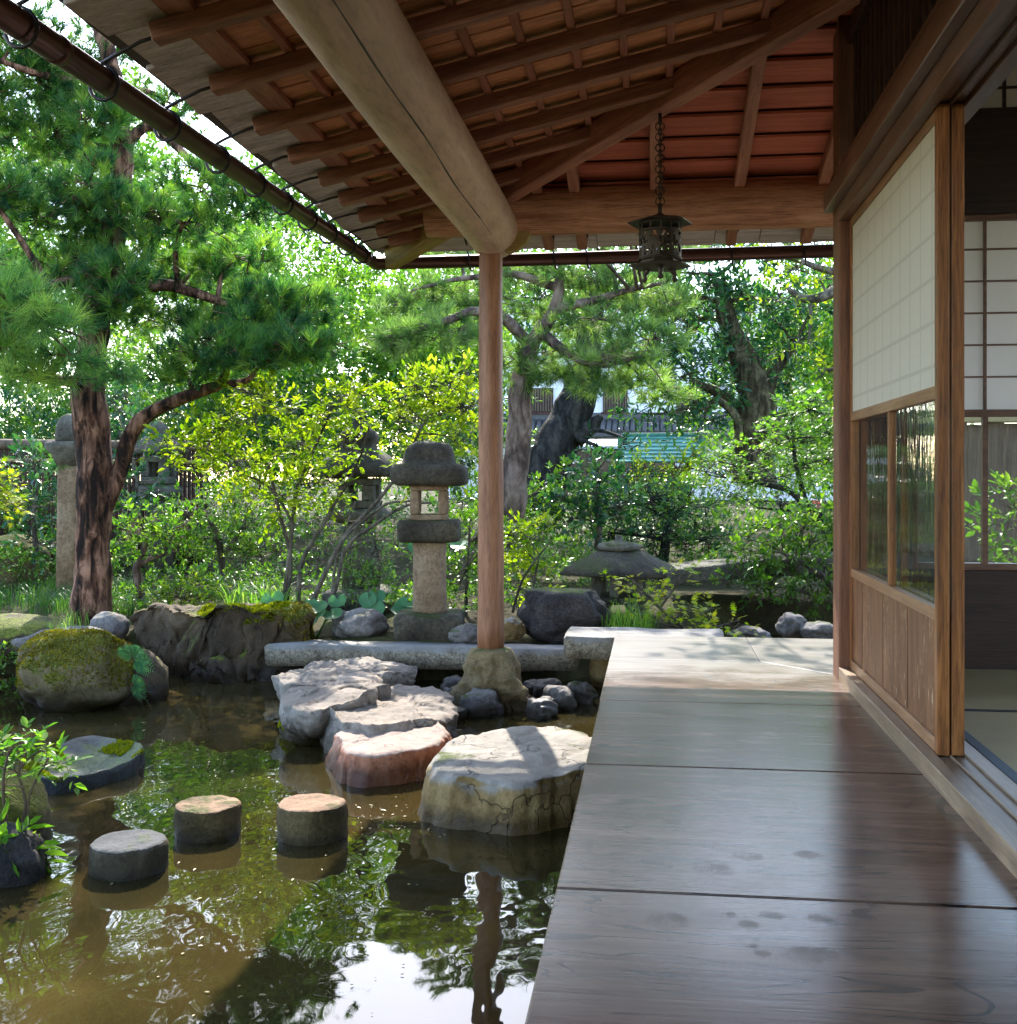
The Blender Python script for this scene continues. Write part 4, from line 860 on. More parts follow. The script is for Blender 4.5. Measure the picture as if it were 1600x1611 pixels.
# ------------------------------------------------------------------ plants
rng = np.random.default_rng(11)
def unit(v): return v / np.maximum(np.linalg.norm(v, axis=-1, keepdims=True), 1e-9)
HEX = np.array([(0,0,0),(.30,.5,.07),(.68,.40,.03),(1,0,-.12),(.68,-.40,.03),(.30,-.5,.07)])
HEXF = np.array([(0,1,2,3),(0,3,4,5)])
RHO = np.array([(0,0,0),(.45,.5,.06),(1,0,-.10),(.45,-.5,.06)]); RHOF = np.array([(0,1,2,3)])
_ml = [(0,0)]
for k in range(7):
    a = math.radians(-115 + k*38.3); r = (.62,.85,.98,1.0,.98,.85,.62)[k]; _ml.append((r*math.cos(a), r*math.sin(a)))
    if k < 6:
        a2 = math.radians(-115 + (k+.5)*38.3); _ml.append((.34*math.cos(a2), .34*math.sin(a2)))
MAP = np.array([(.35+.65*x, .62*y, -.10*(x*x+y*y)) for x, y in _ml]); MAP[0] = (.28,0,.02)
MAPF = np.array([(0,2*k+1 if k == 0 else 2*k, 2*k+1, 2*k+2 if k < 6 else 2*k+1) for k in range(7)])
MAPF = np.array([(0, max(2*k,1), 2*k+1, min(2*k+2, 13)) for k in range(7)])
SHAPES = {'hex': (HEX, HEXF), 'rho': (RHO, RHOF), 'maple': (MAP, None)}
def leaf_verts(pos, axis, nrm, L, Wd, shape='hex'):
    T, F = SHAPES[shape]
    axis = unit(axis); side = unit(np.cross(nrm, axis)); nn = np.cross(axis, side)
    L = np.broadcast_to(L, (len(pos),)); Wd = np.broadcast_to(Wd, (len(pos),))
    V = pos[:,None,:] + axis[:,None,:]*(T[None,:,0]*L[:,None])[...,None] + side[:,None,:]*(T[None,:,1]*Wd[:,None])[...,None] + nn[:,None,:]*(T[None,:,2]*L[:,None])[...,None]
    n, m = len(pos), len(T)
    if shape == 'maple':
        FF = np.array([(0, a, b) for a, b in zip(range(1, m-1), range(2, m))])
        F = FF
    Fa = (F[None] + (np.arange(n)*m)[:,None,None]).reshape(-1, F.shape[1])
    return V.reshape(-1, 3), Fa, m
class Leaves:
    def __init__(s): s.V = []; s.F = []; s.R = []; s.n = 0
    def add(s, V, F, m, r):
        s.V.append(V); s.F.append(F + s.n); s.R.append(np.repeat(r, m)); s.n += len(V)
    def mesh(s, name, mat): return np_mesh(name, np.concatenate(s.V), np.concatenate(s.F), mat, np.clip(np.concatenate(s.R), 0, 1))
    def shift(s, b):
        s.V = [v - np.array(b) for v in s.V]; return s
def spray(LV, A, D, k, tl, L, wr=.5, spread=1.0, flat=.6, shape='hex', var=.3, upn=.9):
    """leaves along a short shoot from each anchor"""
    n = len(A); D = unit(D); ref = np.where(np.abs(D[:,2:3]) < .9, np.array([[0,0,1.]]), np.array([[1.,0,0]])); p1 = unit(np.cross(D, ref)); p2 = np.cross(D, p1)
    t_ = (np.arange(k)[None] + rng.random((n,k)))/k; ph = np.arange(k)[None]*2.4 + rng.random((n,1))*6.28 + rng.random((n,k))*.6
    if flat > .8: ph = np.where(np.arange(k)[None] % 2 == 0, 0, math.pi) + rng.normal(0,.35,(n,k))
    tw = tl*(.7 + .6*rng.random((n,1)))
    pos = A[:,None] + D[:,None]*(t_*tw)[...,None] - np.array([0,0,1.])*(t_**2*tw*.18)[...,None]
    out = p1[:,None]*np.cos(ph)[...,None] + p2[:,None]*np.sin(ph)[...,None]
    ax = D[:,None]*(.35 + .6*t_)[...,None] + out*spread*(1.05 - .5*t_)[...,None] + np.array([0,0,.12])
    nr = np.array([0,0,upn]) + out*.15 + rng.normal(0, .42, (n,k,3))
    Ls = L*(.45 + .85*rng.random((n,k)))
    r = .5 + .30*rng.normal(0,1,(n,1))*.8 + var*rng.normal(0,.6,(n,k))
    ax = unit(ax.reshape(-1,3)); nr = nr.reshape(-1,3); nr = nr - ax*np.sum(nr*ax,1,keepdims=True)
    V, F, m = leaf_verts(pos.reshape(-1,3), ax, unit(nr), Ls.reshape(-1), (Ls*wr).reshape(-1), shape); LV.add(V, F, m, r.reshape(-1))
def tufts(LV, A, D, k, L, w_, cone=.9, var=.25, lo=.15):
    """pine: a brush of needles at each shoot end"""
    n = len(A); D = unit(D); ref = np.where(np.abs(D[:,2:3]) < .9, np.array([[0,0,1.]]), np.array([[1.,0,0]])); p1 = unit(np.cross(D, ref)); p2 = np.cross(D, p1)
    ph = rng.random((n,k))*6.283; ct = cone*np.sqrt(lo + (1-lo)*rng.random((n,k))); t_ = rng.random((n,k))*.75
    ax = D[:,None]*np.cos(ct)[...,None] + (p1[:,None]*np.cos(ph)[...,None] + p2[:,None]*np.sin(ph)[...,None])*np.sin(ct)[...,None]
    ax = ax + np.array([0,0,.10]) + rng.normal(0,.06,(n,k,3)); ax = unit(ax)
    pos = A[:,None] - D[:,None]*(t_*L*.85)[...,None]
    sd = unit(np.cross(ax, rng.normal(0,1,(n,k,3)))); Ls = (L*(.75+.5*rng.random((n,k))))[...,None]
    b0 = pos - sd*w_*.5; b1 = pos + sd*w_*.5; tip = pos + ax*Ls
    V = np.stack([b0, b1, tip], 2).reshape(-1,3); F = np.arange(len(V)).reshape(-1,3)
    r = (.42 + .28*rng.normal(0,1,(n,1)) + var*rng.normal(0,.6,(n,k))).reshape(-1); LV.add(V, F, 3, r)
class Twigs:
    def __init__(s): s.V = []; s.F = []; s.n = 0
    def add(s, A, Mi, B, r0, r1):
        n = len(A); 
        if n == 0: return
        D = unit(B - A); ref = np.where(np.abs(D[:,2:3]) < .9, np.array([[0,0,1.]]), np.array([[1.,0,0]])); p1 = unit(np.cross(D, ref)); p2 = np.cross(D, p1)
        R = []
        for P, r in ((A, r0), (Mi, (r0+r1)/2), (B, r1)):
            for k in range(3): a = k*2.0944; R.append(P + (p1*math.cos(a) + p2*math.sin(a))*r)
        V = np.stack(R, 1).reshape(-1,3); f = []
        for i in range(2):
            for k in range(3): f.append((i*3+k, i*3+(k+1)%3, (i+1)*3+(k+1)%3, (i+1)*3+k))
        F = (np.array(f)[None] + (np.arange(n)*9)[:,None,None]).reshape(-1,4); s.V.append(V); s.F.append(F + s.n); s.n += len(V)
def pad_anchors(c, r, n, shell=.5, upb=.35):
    v = unit(rng.normal(0,1,(n,3))); u = (shell**3 + (1-shell**3)*rng.random((n,1)))**(1/3)
    lump = 1 + .22*np.sin(v[:,0:1]*5+c[0]*3)*np.sin(v[:,1:2]*6+c[1]) + .15*rng.normal(0,1,(n,1)); q = v*u*lump*np.array(r)
    return np.array(c) + q, unit(v/np.array(r)*min(r) + np.array([0,0,upb]) + rng.normal(0,.35,(n,3)))
def smooth_path(P, R, sub=6, wob=.0):
    P = [Vector(p) for p in P]; out = []; rad = []
    for i in range(len(P)-1):
        p0 = P[max(i-1,0)]; p1 = P[i]; p2 = P[i+1]; p3 = P[min(i+2,len(P)-1)]
        for k in range(sub):
            t_ = k/sub; out.append(.5*((2*p1) + (p2-p0)*t_ + (2*p0-5*p1+4*p2-p3)*t_*t_ + (3*p1-p0-3*p2+p3)*t_**3)); rad.append(R[i]+(R[i+1]-R[i])*t_)
    out.append(P[-1]); rad.append(R[-1])
    if wob: out = [p + noise.noise_vector(p*3.0)*wob for p in out]
    return out, rad
def plant(name, label, cat, base, stems, pads, leafmat, barkmat, foliage, group=None, dens=1.0, shell=.5, upb=.35, branch_r=.012, twig_r=.0025, sub=7, wob=.02, crown='crown', join=True):
    """stems: (points, radii); pads: (centre, radii, anchors); foliage(LV, A, D) grows leaves at the shoot ends"""
    base = Vector(base); root = tag(empty(name, base), label, cat, group); wood_ = MB(); LV = Leaves(); TW = Twigs(); allp = []
    for P, R in stems:
        pp, rr_ = smooth_path(P, R, 7, wob); n_ = 14 if max(R) > .06 else (9 if max(R) > .02 else 6)
        b_ = len(wood_.V); wood_.tube(pp, rr_, n_)
        if max(R) > .05:
            for i in range(b_, len(wood_.V)):
                v = wood_.V[i]; wood_.V[i] = v + noise.noise_vector(v*6)*max(R)*.12 + noise.noise_vector(v*19)*max(R)*.05
        allp += [(p, r) for p, r in zip(pp, rr_)]
    SP = np.array([p for p, _ in allp]) if allp else None
    for c, r, n_ in pads:
        n_ = max(6, int(n_*dens)); A, D = pad_anchors(tuple(c), r, n_, shell, upb); foliage(LV, A, D)
        if SP is not None and join:
            cc = np.array(c); j = int(np.argmin(np.linalg.norm(SP - cc, axis=1) + .6*np.maximum(0, SP[:,2]-cc[2]))); p0 = Vector(SP[j]); dl = (Vector(c)-p0).length
            br = min(allp[j][1]*.7, branch_r*(1+dl)); mid = p0.lerp(Vector(c), .5) + Vector((rng.normal(0,.07*dl), rng.normal(0,.07*dl), .05*dl)); pp, rr_ = smooth_path([p0, mid, Vector(c)], [br, br*.75, br*.5], 5, wob); wood_.tube(pp, rr_, 6, False)
        m_ = max(3, n_//9); S = np.array(c) + (A[rng.integers(0, n_, m_)] - np.array(c))*.55
        cs = np.repeat(np.array([tuple(c)]), m_, 0); TW.add(cs, (cs+S)/2 + rng.normal(0,.03,(m_,3))*max(r), S, branch_r*.5, branch_r*.3)
        near = np.argmin(((A[:,None]-S[None])**2).sum(-1), 1); B = S[near]; TW.add(B, (A+B)/2 + rng.normal(0,.02,(n_,3)), A + D*.02, twig_r*1.6, twig_r)
    if TW.n:
        V = np.concatenate(TW.V); F = np.concatenate(TW.F); wood_.add([tuple(v) for v in V], [tuple(f) for f in F])
    wood_.V = [v - base for v in wood_.V]; wood_.build('trunk', barkmat, root, True)
    if pads: put(crown, LV.shift(base).mesh(crown, leafmat), root)
    return root
def pxpads(L, d0, n0, dr=.8):
    out = []
    for q in L:
        px, py, rx, ry = q[:4]; d = q[4] if len(q) > 4 and q[4] else d0; f = d/FOC; k = q[5] if len(q) > 5 else 1
        out.append((W(px, py, d), (rx*f, max(rx,ry)*f*dr, ry*f), int(n0*k*(rx*ry)/4000.0)))
    return out
def pxpath(L, d0): return [W(q[0], q[1], q[2] if len(q) > 2 else d0) for q in L]

M['pine_leaf'] = leaf('pine_needles', [(.022,.075,.036), (.055,.14,.048), (.125,.24,.058), (.27,.37,.08)], tf=.46, rough=.4)
M['pine_sunlit'] = leaf('pine_needles_sunlit', [(.06,.15,.07), (.15,.27,.10), (.30,.42,.13), (.50,.56,.18)], tf=.52, rough=.4)  # needle colour raised to stand for sunlight on the near bough
M['red_pine_leaf'] = leaf('red_pine_needles', [(.07,.13,.05), (.13,.21,.08), (.21,.30,.11), (.32,.40,.17)], tf=.48)
M['lime'] = leaf('lime_leaves', [(.09,.16,.018), (.17,.25,.028), (.28,.34,.04), (.40,.42,.07)], tf=.5, rough=.45)
M['lime2'] = leaf('yellow_lime_leaves', [(.11,.18,.022), (.20,.28,.035), (.30,.36,.05), (.40,.41,.08)], tf=.5, rough=.45)
M['mid'] = leaf('mid_green_leaves', [(.035,.085,.018), (.065,.14,.026), (.11,.20,.035), (.19,.27,.06)], tf=.42, rough=.33, spec=.5)
M['teal'] = leaf('deep_green_leaves', [(.012,.050,.028), (.025,.085,.042), (.05,.13,.05), (.10,.19,.06)], tf=.32, rough=.28, spec=.55)
M['far'] = leaf('far_leaves', [(.030,.085,.022), (.06,.14,.03), (.11,.20,.04), (.20,.29,.07)], tf=.45, rough=.5, spec=.25)
M['fresh'] = leaf('fresh_green_leaves', [(.05,.125,.027), (.09,.185,.036), (.15,.26,.048), (.25,.34,.08)], tf=.48, rough=.4)
M['maple'] = leaf('maple_leaves', [(.16,.24,.025), (.26,.33,.035), (.36,.38,.05), (.46,.40,.06)], tf=.5, rough=.5)
M['lawn'] = leaf('lawn_blades', [(.02,.06,.018), (.035,.09,.022), (.06,.13,.03), (.10,.18,.045)], tf=.4)
M['grass'] = leaf('grass_blades', [(.05,.13,.03), (.09,.19,.04), (.16,.27,.06), (.30,.36,.14)], tf=.45)
M['butterbur'] = leaf('butterbur_leaf', [(.05,.14,.07), (.08,.19,.09), (.10,.22,.10)], tf=.35, rough=.35)
M['fern'] = leaf('fern_fronds', [(.05,.14,.06), (.08,.20,.07), (.14,.27,.09)], tf=.4)
M['moss_blade'] = leaf('moss_cushion', [(.09,.10,.010), (.17,.19,.018), (.27,.27,.03), (.36,.32,.06)], tf=.3, rough=.9, spec=.1)
M['moss_brown'] = leaf('moss_brown', [(.07,.05,.012), (.13,.11,.02), (.19,.17,.03), (.28,.20,.05)], tf=.3, rough=.9, spec=.1)
M['red_flower'] = leaf('crimson_bloom', [(.40,.10,.10), (.55,.18,.20)], tf=.4); 
def fol(k, tl, L, wr=.5, **kw): return lambda LV, A, D: spray(LV, A, D, k, tl, L, wr, **kw)
def pin(k, L, w_, cone=.9, **kw): return lambda LV, A, D: tufts(LV, A, D, k, L, w_, cone, **kw)

# --- the big pine at the bank
pb = W(146,978,8.0)
D8 = 8.0
stems = [(pxpath([(146,990),(146,930),(148,850),(150,770),(144,690),(141,610),(152,500),(176,370),(192,260),(176,120),(150,-20),(160,-140)], D8), [.155,.132,.12,.127,.12,.113,.098,.085,.075,.06,.045,.03]),
 (pxpath([(165,800),(186,742),(214,668),(282,628),(345,604),(366,560,7.9),(430,532,7.9)], D8), [.06,.058,.055,.043,.036,.026,.014]),
 (pxpath([(345,604),(385,600,7.8),(400,585,7.8)], D8), [.03,.022,.012]),
 (pxpath([(156,470),(250,448),(305,462),(372,480),(440,468)], 8.1), [.06,.045,.036,.028,.014]),
 (pxpath([(190,300),(196,252),(206,222),(243,200),(300,250,7.9),(380,310,7.8)], D8), [.05,.045,.042,.035,.025,.012]),
 (pxpath([(160,440),(80,450,7.5),(10,470,6.8),(-60,480,6.6)], D8), [.05,.04,.028,.014]),
 (pxpath([(145,600),(70,596,7.6),(0,575,7.3),(-80,560,7.2)], D8), [.045,.035,.025,.014]),
 (pxpath([(180,150),(110,130,7.8),(40,110,7.5),(-40,80,7.4)], D8), [.04,.032,.022,.012])]
pads = pxpads([(30,60,85,62,7.6),(120,110,90,55,8.1),(190,40,70,50,8.3),(-40,150,90,60,7.6),(60,215,95,45,7.8),(160,250,80,45,8.4),(262,160,60,42,8.5),(-20,300,90,50,7.4),(90,330,105,52,7.9),(205,330,95,48,8.1),
  (330,285,82,40,7.7),(285,350,100,44,7.8),(398,322,56,30,7.8),(165,405,100,50,8.2),(300,425,100,36,8.3),(425,462,80,32,8.0),(372,405,80,36,8.2),(235,490,90,40,8.4),(355,548,120,40,7.8),(460,545,78,30,7.8),(400,500,90,34,8.0),(290,585,70,28,8.0),(95,420,80,40,7.9),(500,470,50,28,8.2),(150,180,70,50,7.7),(150,480,70,40,7.7),(190,430,60,40,7.6),(60,120,80,60,7.8),(140,290,80,45,7.6),(330,500,80,34,8.2),(470,500,70,28,8.1),(400,560,70,24,7.7),(520,545,50,24,8.0)], D8, 100)
plant('pine_tree', 'dark pine at the bank with a bent side limb', 'tree', pb, stems, pads, M['pine_leaf'], M['bark_pine'], pin(52, .105, .0046, .95), branch_r=.016, shell=.45, upb=.8)
# its near, long-needled bough reaches in from the side: another pine
plant('pine_tree', 'near long needled pine bough tinted sunlit bright at the photo edge', 'tree', W(-330,1000,6.9), [(pxpath([(-330,1010),(-320,760),(-300,600),(-200,540),(-60,520),(60,500)], 6.8), [.12,.11,.09,.06,.04,.014])],
  pxpads([(35,470,72,42,6.6),(75,505,60,32,6.7),(-30,430,70,45,6.6),(0,545,75,35,6.8),(110,560,70,30,7.0),(60,590,80,28,7.1),(180,590,50,24,7.3),(-60,500,60,40,6.7)], 6.7, 46), M['pine_sunlit'], M['bark_pine'], pin(70, .14, .0036, 1.2, lo=.02), branch_r=.014, shell=.35, upb=.3)
# --- red pine behind the post
stems = [(pxpath([(798,815),(808,770),(816,690),(820,600),(838,540),(865,500),(880,440),(870,380)], 10.2), [.15,.125,.11,.10,.075,.06,.045,.025]),
 (pxpath([(836,545),(790,500,10),(750,490,9.8),(715,498,9.7),(660,520,9.7),(600,530,9.6)], 10.2), [.06,.05,.04,.034,.024,.012]),
 (pxpath([(850,520),(900,560,10),(950,575,9.9),(1010,560,9.8)], 10.2), [.055,.04,.028,.012]),
 (pxpath([(870,490),(940,470,10.1),(1010,450,10.0),(1060,440,10)], 10.2), [.05,.035,.022,.01]),
 (pxpath([(875,450),(800,430,10.1),(720,440,10.0),(650,455,10)], 10.2), [.045,.032,.022,.01])]
pads = pxpads([(830,555,75,26),(700,520,88,34,9.8),(628,535,60,28,9.7),(762,470,85,32),(690,455,70,28),(640,480,60,26),(905,500,95,34),(955,560,80,30,9.9),(1020,535,62,28,9.9),(985,455,80,32),(890,430,80,30),(800,415,80,28),(1050,475,56,28),(720,395,60,26),(930,600,50,22,9.9),(1060,400,60,26),(960,395,70,28),(870,585,66,26),(940,595,60,24),(1010,598,54,24),(1050,620,40,22),(830,600,40,20),(930,352,60,14,8.6,.7),(1010,345,60,14,8.4,.6),(1080,350,50,14,8.8,.6),(960,330,60,14,9.2,.6)], 10.2, 95)
plant('pine_tree', 'red pine with slim scaly trunk behind the veranda post', 'tree', W(800,800,10.2), stems, pads, M['red_pine_leaf'], M['bark_red'], pin(50, .12, .0055, 1.25, lo=.05), branch_r=.014, shell=.35, upb=.45)
# --- dark leaning trunk
stems = [(pxpath([(838,800),(858,740),(880,690),(900,650),(912,620),(925,570),(930,500),(960,420)], 13.5), [.32,.28,.25,.235,.215,.17,.13,.08]), (pxpath([(905,690),(930,668),(945,655)], 13.4), [.14,.09,.03]), (pxpath([(925,560),(1010,560),(1080,550)], 13.4), [.09,.06,.03])]
pads = pxpads([(985,690,34,22,13),(950,705,30,18,13),(930,530,80,34),(1010,560,70,35),(860,470,90,45),(960,430,110,50)], 13.5, 62)
plant('broadleaf_tree', 'dark thick trunked tree leaning behind the red pine', 'tree', W(838,800,13.5), stems, pads, M['teal'], M['bark_dark'], fol(9, .22, .085, .42), branch_r=.02, twig_r=.004)
# --- large glossy evergreen on the right
stems = [(pxpath([(1186,760),(1186,690),(1190,640),(1180,590),(1150,520),(1130,430)], 13.5), [.26,.24,.23,.19,.13,.06]), (pxpath([(1192,640),(1215,590),(1250,540)], 13.5), [.13,.09,.04]), (pxpath([(1188,660),(1130,620),(1090,600)], 13.4), [.09,.06,.03]), (pxpath([(1200,700),(1225,662),(1240,660)], 13.3), [.13,.09,.05]),
  (pxpath([(1160,700),(1160,660),(1130,630),(1110,640)], 13.0), [.05,.05,.04,.03])]
pads = pxpads([(1100,500,95,50),(1200,470,85,48),(1150,570,95,42),(1065,610,62,36,13),(1240,530,60,48),(1090,430,90,45),(1180,400,90,40),(1050,545,60,40),(1220,610,50,34),(1130,625,62,30),(1280,480,50,50),(1040,470,60,40),(1010,605,44,30,13),(1045,650,40,26,13),(1110,660,50,24,13)], 13.5, 70)
plant('broadleaf_tree', 'large dark glossy evergreen with mossy trunk left of the pillar', 'tree', W(1186,760,13.5), stems, pads, M['teal'], M['bark_moss'], fol(10, .24, .09, .42), branch_r=.022, twig_r=.004)
# --- open yellowish tree by the pillar, top
stems = [(pxpath([(1420,800),(1400,600),(1370,480),(1330,430)], 12), [.15,.13,.10,.07]), (pxpath([(1340,440),(1300,465),(1265,470),(1240,450)], 12), [.06,.055,.04,.02]), (pxpath([(1330,430),(1285,420),(1240,405),(1200,410)], 12), [.05,.035,.025,.01])]
plant('broadleaf_tree', 'thin leaved yellowish tree reaching in at the pillar below the gutter', 'tree', W(1420,800,12), stems, pxpads([(1255,425,50,26),(1215,395,50,24),(1290,440,40,26),(1270,540,34,34),(1300,580,40,30),(1260,380,60,24),(1240,470,34,22)], 12, 44), M['lime'], M['bark_gray'], fol(7, .22, .075, .45), branch_r=.014, twig_r=.004)
# --- shrubs in front
S = 7.9
stems = [(pxpath([(447,975),(450,900),(462,820),(470,760),(500,690),(520,640)], S), [.020,.018,.016,.014,.010,.006]), (pxpath([(447,975),(455,880),(440,800),(420,720),(400,660)], S), [.018,.015,.013,.010,.006]), (pxpath([(470,972),(475,880),(520,800),(560,740),(580,670)], S), [.018,.016,.013,.010,.006]), (pxpath([(462,820),(430,770),(380,740),(340,720)], S), [.012,.010,.008,.005])]
pads = pxpads([(420,645,62,30),(352,665,48,26),(520,640,52,30),(470,700,62,32),(365,735,60,34),(556,618,34,20),(300,705,46,22),(430,775,62,36),(395,610,40,20),(500,760,50,34),(345,690,40,24),(260,690,34,16,7.7),(540,700,40,24)], S, 120)
plant('shrub', 'tall lime green shrub with thin dark stems beside the pine', 'shrub', W(455,980,S), stems, pads, M['lime'], M['bark_gray'], fol(8, .11, .050, .44, flat=.9), branch_r=.007, twig_r=.0018, wob=.03)
stems = [(pxpath([(478,985),(500,920),(540,850),(590,790),(640,735),(665,690)], 7.7), [.020,.018,.016,.014,.011,.007]), (pxpath([(490,980),(525,930),(550,860),(600,815),(640,795),(680,788)], 7.6), [.018,.016,.014,.012,.010,.006]), (pxpath([(540,850),(600,795),(650,785),(660,740)], 7.65), [.010,.010,.008,.006]),(pxpath([(640,735),(660,680),(690,640)], 7.8), [.011,.009,.006])]
pads = pxpads([(655,615,50,26),(705,645,46,28),(640,665,44,26),(715,690,34,26),(690,605,46,22),(735,640,36,30),(650,715,34,18),(620,630,34,24),(735,590,30,20),(670,745,20,12,7.5),(725,735,24,24,8.1)], 7.9, 120)
plant('shrub', 'bright yellow green shrub arching over the stone lantern cap', 'shrub', W(484,988,7.65), stems, pads, M['lime2'], M['bark_gray'], fol(8, .11, .048, .44, flat=.9), branch_r=.006, twig_r=.0018, wob=.03)
stems = [(pxpath([(522,975),(525,900),(540,840),(560,790)], 7.9), [.012,.010,.008,.005]), (pxpath([(590,980),(600,900),(590,840),(600,790)], 8.2), [.012,.010,.008,.005]), (pxpath([(480,905),(520,880),(570,855),(600,850)], 8.0), [.012,.010,.008,.006])]
plant('shrub', 'sparse thorny shrub with tiny leaves beneath the arching stems', 'shrub', W(550,980,8.0), stems, pxpads([(545,820,50,40),(590,860,46,36),(520,880,46,32),(610,910,40,30),(560,910,50,26),(630,830,26,40),(500,830,30,34)], 8.0, 60), M['mid'], M['bark_gray'], fol(9, .13, .026, .5), branch_r=.005, twig_r=.0016)
stems = [(pxpath([(224,968),(222,920),(218,890),(240,878),(262,870)], 8.6), [.036,.034,.03,.022,.012]), (pxpath([(220,890),(228,850),(212,830),(205,815)], 8.6), [.026,.02,.016,.008])]
plant('shrub', 'small gnarled shrub with pale twisting trunk right of the pine', 'shrub', W(224,970,8.6), stems, pxpads([(200,838,40,20),(262,848,46,20),(235,815,46,20),(290,825,40,20),(205,870,34,14),(285,868,40,14)], 8.6, 130), M['fresh'], M['bark_red'], fol(8, .09, .042, .45), branch_r=.008, twig_r=.0018)
stems = [(pxpath([(352,905),(345,850),(330,820),(320,800)], 8.9), [.03,.025,.018,.01]), (pxpath([(350,880),(375,840),(390,800)], 8.9), [.02,.016,.008])]
plant('shrub', 'rounded small leaved shrub glinting between pine and lime shrub', 'shrub', W(352,910,8.9), stems, pxpads([(310,800,56,32),(370,790,56,34),(340,845,62,26),(400,830,46,36),(290,850,40,24),(420,870,40,34),(380,880,34,24)], 8.9, 120), M['mid'], M['bark_gray'], fol(9, .10, .040, .46), branch_r=.008, twig_r=.0018)
plant('shrub', 'low round golden green shrub behind the long boulder', 'shrub', W(300,968,8.3), [(pxpath([(300,970),(300,940)], 8.3), [.02,.01])], pxpads([(300,930,52,22),(265,940,34,16),(335,938,34,18)], 8.3, 200), M['lime2'], M['twig'], fol(8, .06, .024, .5), branch_r=.006, twig_r=.0016)
# --- right half
plant('shrub', 'dark dense yew mound before the green gate roof', 'shrub', W(1040,920,11), [(pxpath([(1040,920),(1045,860),(1050,820)], 11), [.06,.05,.03])], pxpads([(990,790,76,42),(1070,800,76,46),(1030,845,90,36),(960,840,60,36),(1110,850,56,36),(1000,880,60,24)], 11, 130), M['teal'], M['bark_dark'], fol(10, .12, .045, .25), branch_r=.012, twig_r=.003)
plant('shrub', 'blue green camellia with broad shiny leaves beside the leaning trunk', 'shrub', W(940,900,10.5), [(pxpath([(940,900),(942,830),(940,780)], 10.5), [.035,.03,.015])], pxpads([(925,775,56,38),(960,800,50,34),(905,815,44,30),(945,745,40,24)], 10.5, 90), M['teal'], M['bark_gray'], fol(7, .12, .07, .55), branch_r=.010, twig_r=.003)
stems = [(pxpath([(1330,900),(1300,830),(1268,795),(1240,770),(1195,760),(1170,745)], 9.6), [.05,.045,.035,.028,.02,.01]), (pxpath([(1268,795),(1250,720),(1245,660)], 9.6), [.025,.018,.008]), (pxpath([(1285,815),(1240,802),(1190,800)], 9.6), [.02,.015,.008])]
plant('maple_tree', 'light green maple spreading level branches left of the pillar', 'tree', W(1330,905,9.6), stems, pxpads([(1180,715,76,22),(1240,690,70,26),(1140,740,56,20),(1270,730,56,26),(1205,755,70,18),(1150,775,46,16),(1255,650,50,28),(1290,690,40,40),(1230,785,56,16),(1110,725,36,16),(1290,640,34,30)], 9.6, 130), M['fresh'], M['bark_dark'], fol(7, .13, .062, .62, shape='maple', flat=.9, upn=1.4), branch_r=.010, twig_r=.002, upb=.1)
plant('shrub', 'golden leaved shrub under the green gate roof', 'shrub', W(1060,770,12.5), [(pxpath([(1060,800),(1060,750)], 12.5), [.03,.015])], pxpads([(1020,735,42,18),(1060,730,30,16),(1110,735,50,22),(990,750,40,18),(1090,715,24,14)], 12.5, 120), M['lime'], M['twig'], fol(8, .12, .05, .4), branch_r=.008, twig_r=.003)
stems = [(pxpath([(1345,1010),(1310,930),(1270,890),(1230,870)], 8.6), [.03,.026,.02,.01]), (pxpath([(1320,950),(1260,930),(1200,920)], 8.6), [.022,.016,.008])]
plant('shrub', 'glossy mid green shrub crowding the pillar base', 'shrub', W(1345,1010,8.6), stems, pxpads([(1230,835,56,28),(1275,850,44,34),(1195,870,46,20),(1250,890,56,24),(1290,910,34,34),(1215,910,46,18),(1270,945,40,20),(1180,850,34,18),(1290,800,34,34),(1170,920,40,14)], 8.6, 100), M['mid'], M['bark_gray'], fol(8, .12, .055, .45), branch_r=.008, twig_r=.002)
stems = [(pxpath([(1130,1040),(1090,1000),(1040,960),(1010,930),(985,905)], 7.4), [.018,.016,.012,.009,.004]), (pxpath([(1040,960),(1060,925),(1070,905)], 7.4), [.010,.007,.003]), (pxpath([(1090,1000),(1050,985),(1010,978)], 7.4), [.010,.007,.003]), (pxpath([(1100,1005),(1130,985),(1165,975)], 7.4), [.010,.007,.003])]
plant('maple_sapling', 'golden young maple with fingered leaves in front of the wide lantern', 'tree', W(1130,1045,7.4), stems, pxpads([(985,912,34,6),(1060,905,36,7),(1045,940,44,8),(1000,955,34,8),(1085,960,50,9),(1050,985,40,7),(1110,990,40,8),(1150,985,30,8)], 7.4, 170), M['maple'], M['bark_gray'], fol(5, .09, .062, .7, shape='maple', flat=.9, upn=1.8), branch_r=.005, twig_r=.0015, upb=0)
plant('shrub', 'sunlit leafy shrub between post and dark boulder', 'shrub', W(840,960,8.6), [(pxpath([(835,965),(840,920),(850,880)], 8.4), [.016,.012,.006]), (pxpath([(805,965),(825,910),(870,850)], 8.4), [.012,.010,.005])], pxpads([(835,850,40,34),(812,895,34,34),(840,915,24,24),(805,850,24,34)], 8.6, 95), M['lime'], M['bark_gray'], fol(8, .11, .048, .46, flat=.9), branch_r=.006, twig_r=.0018)
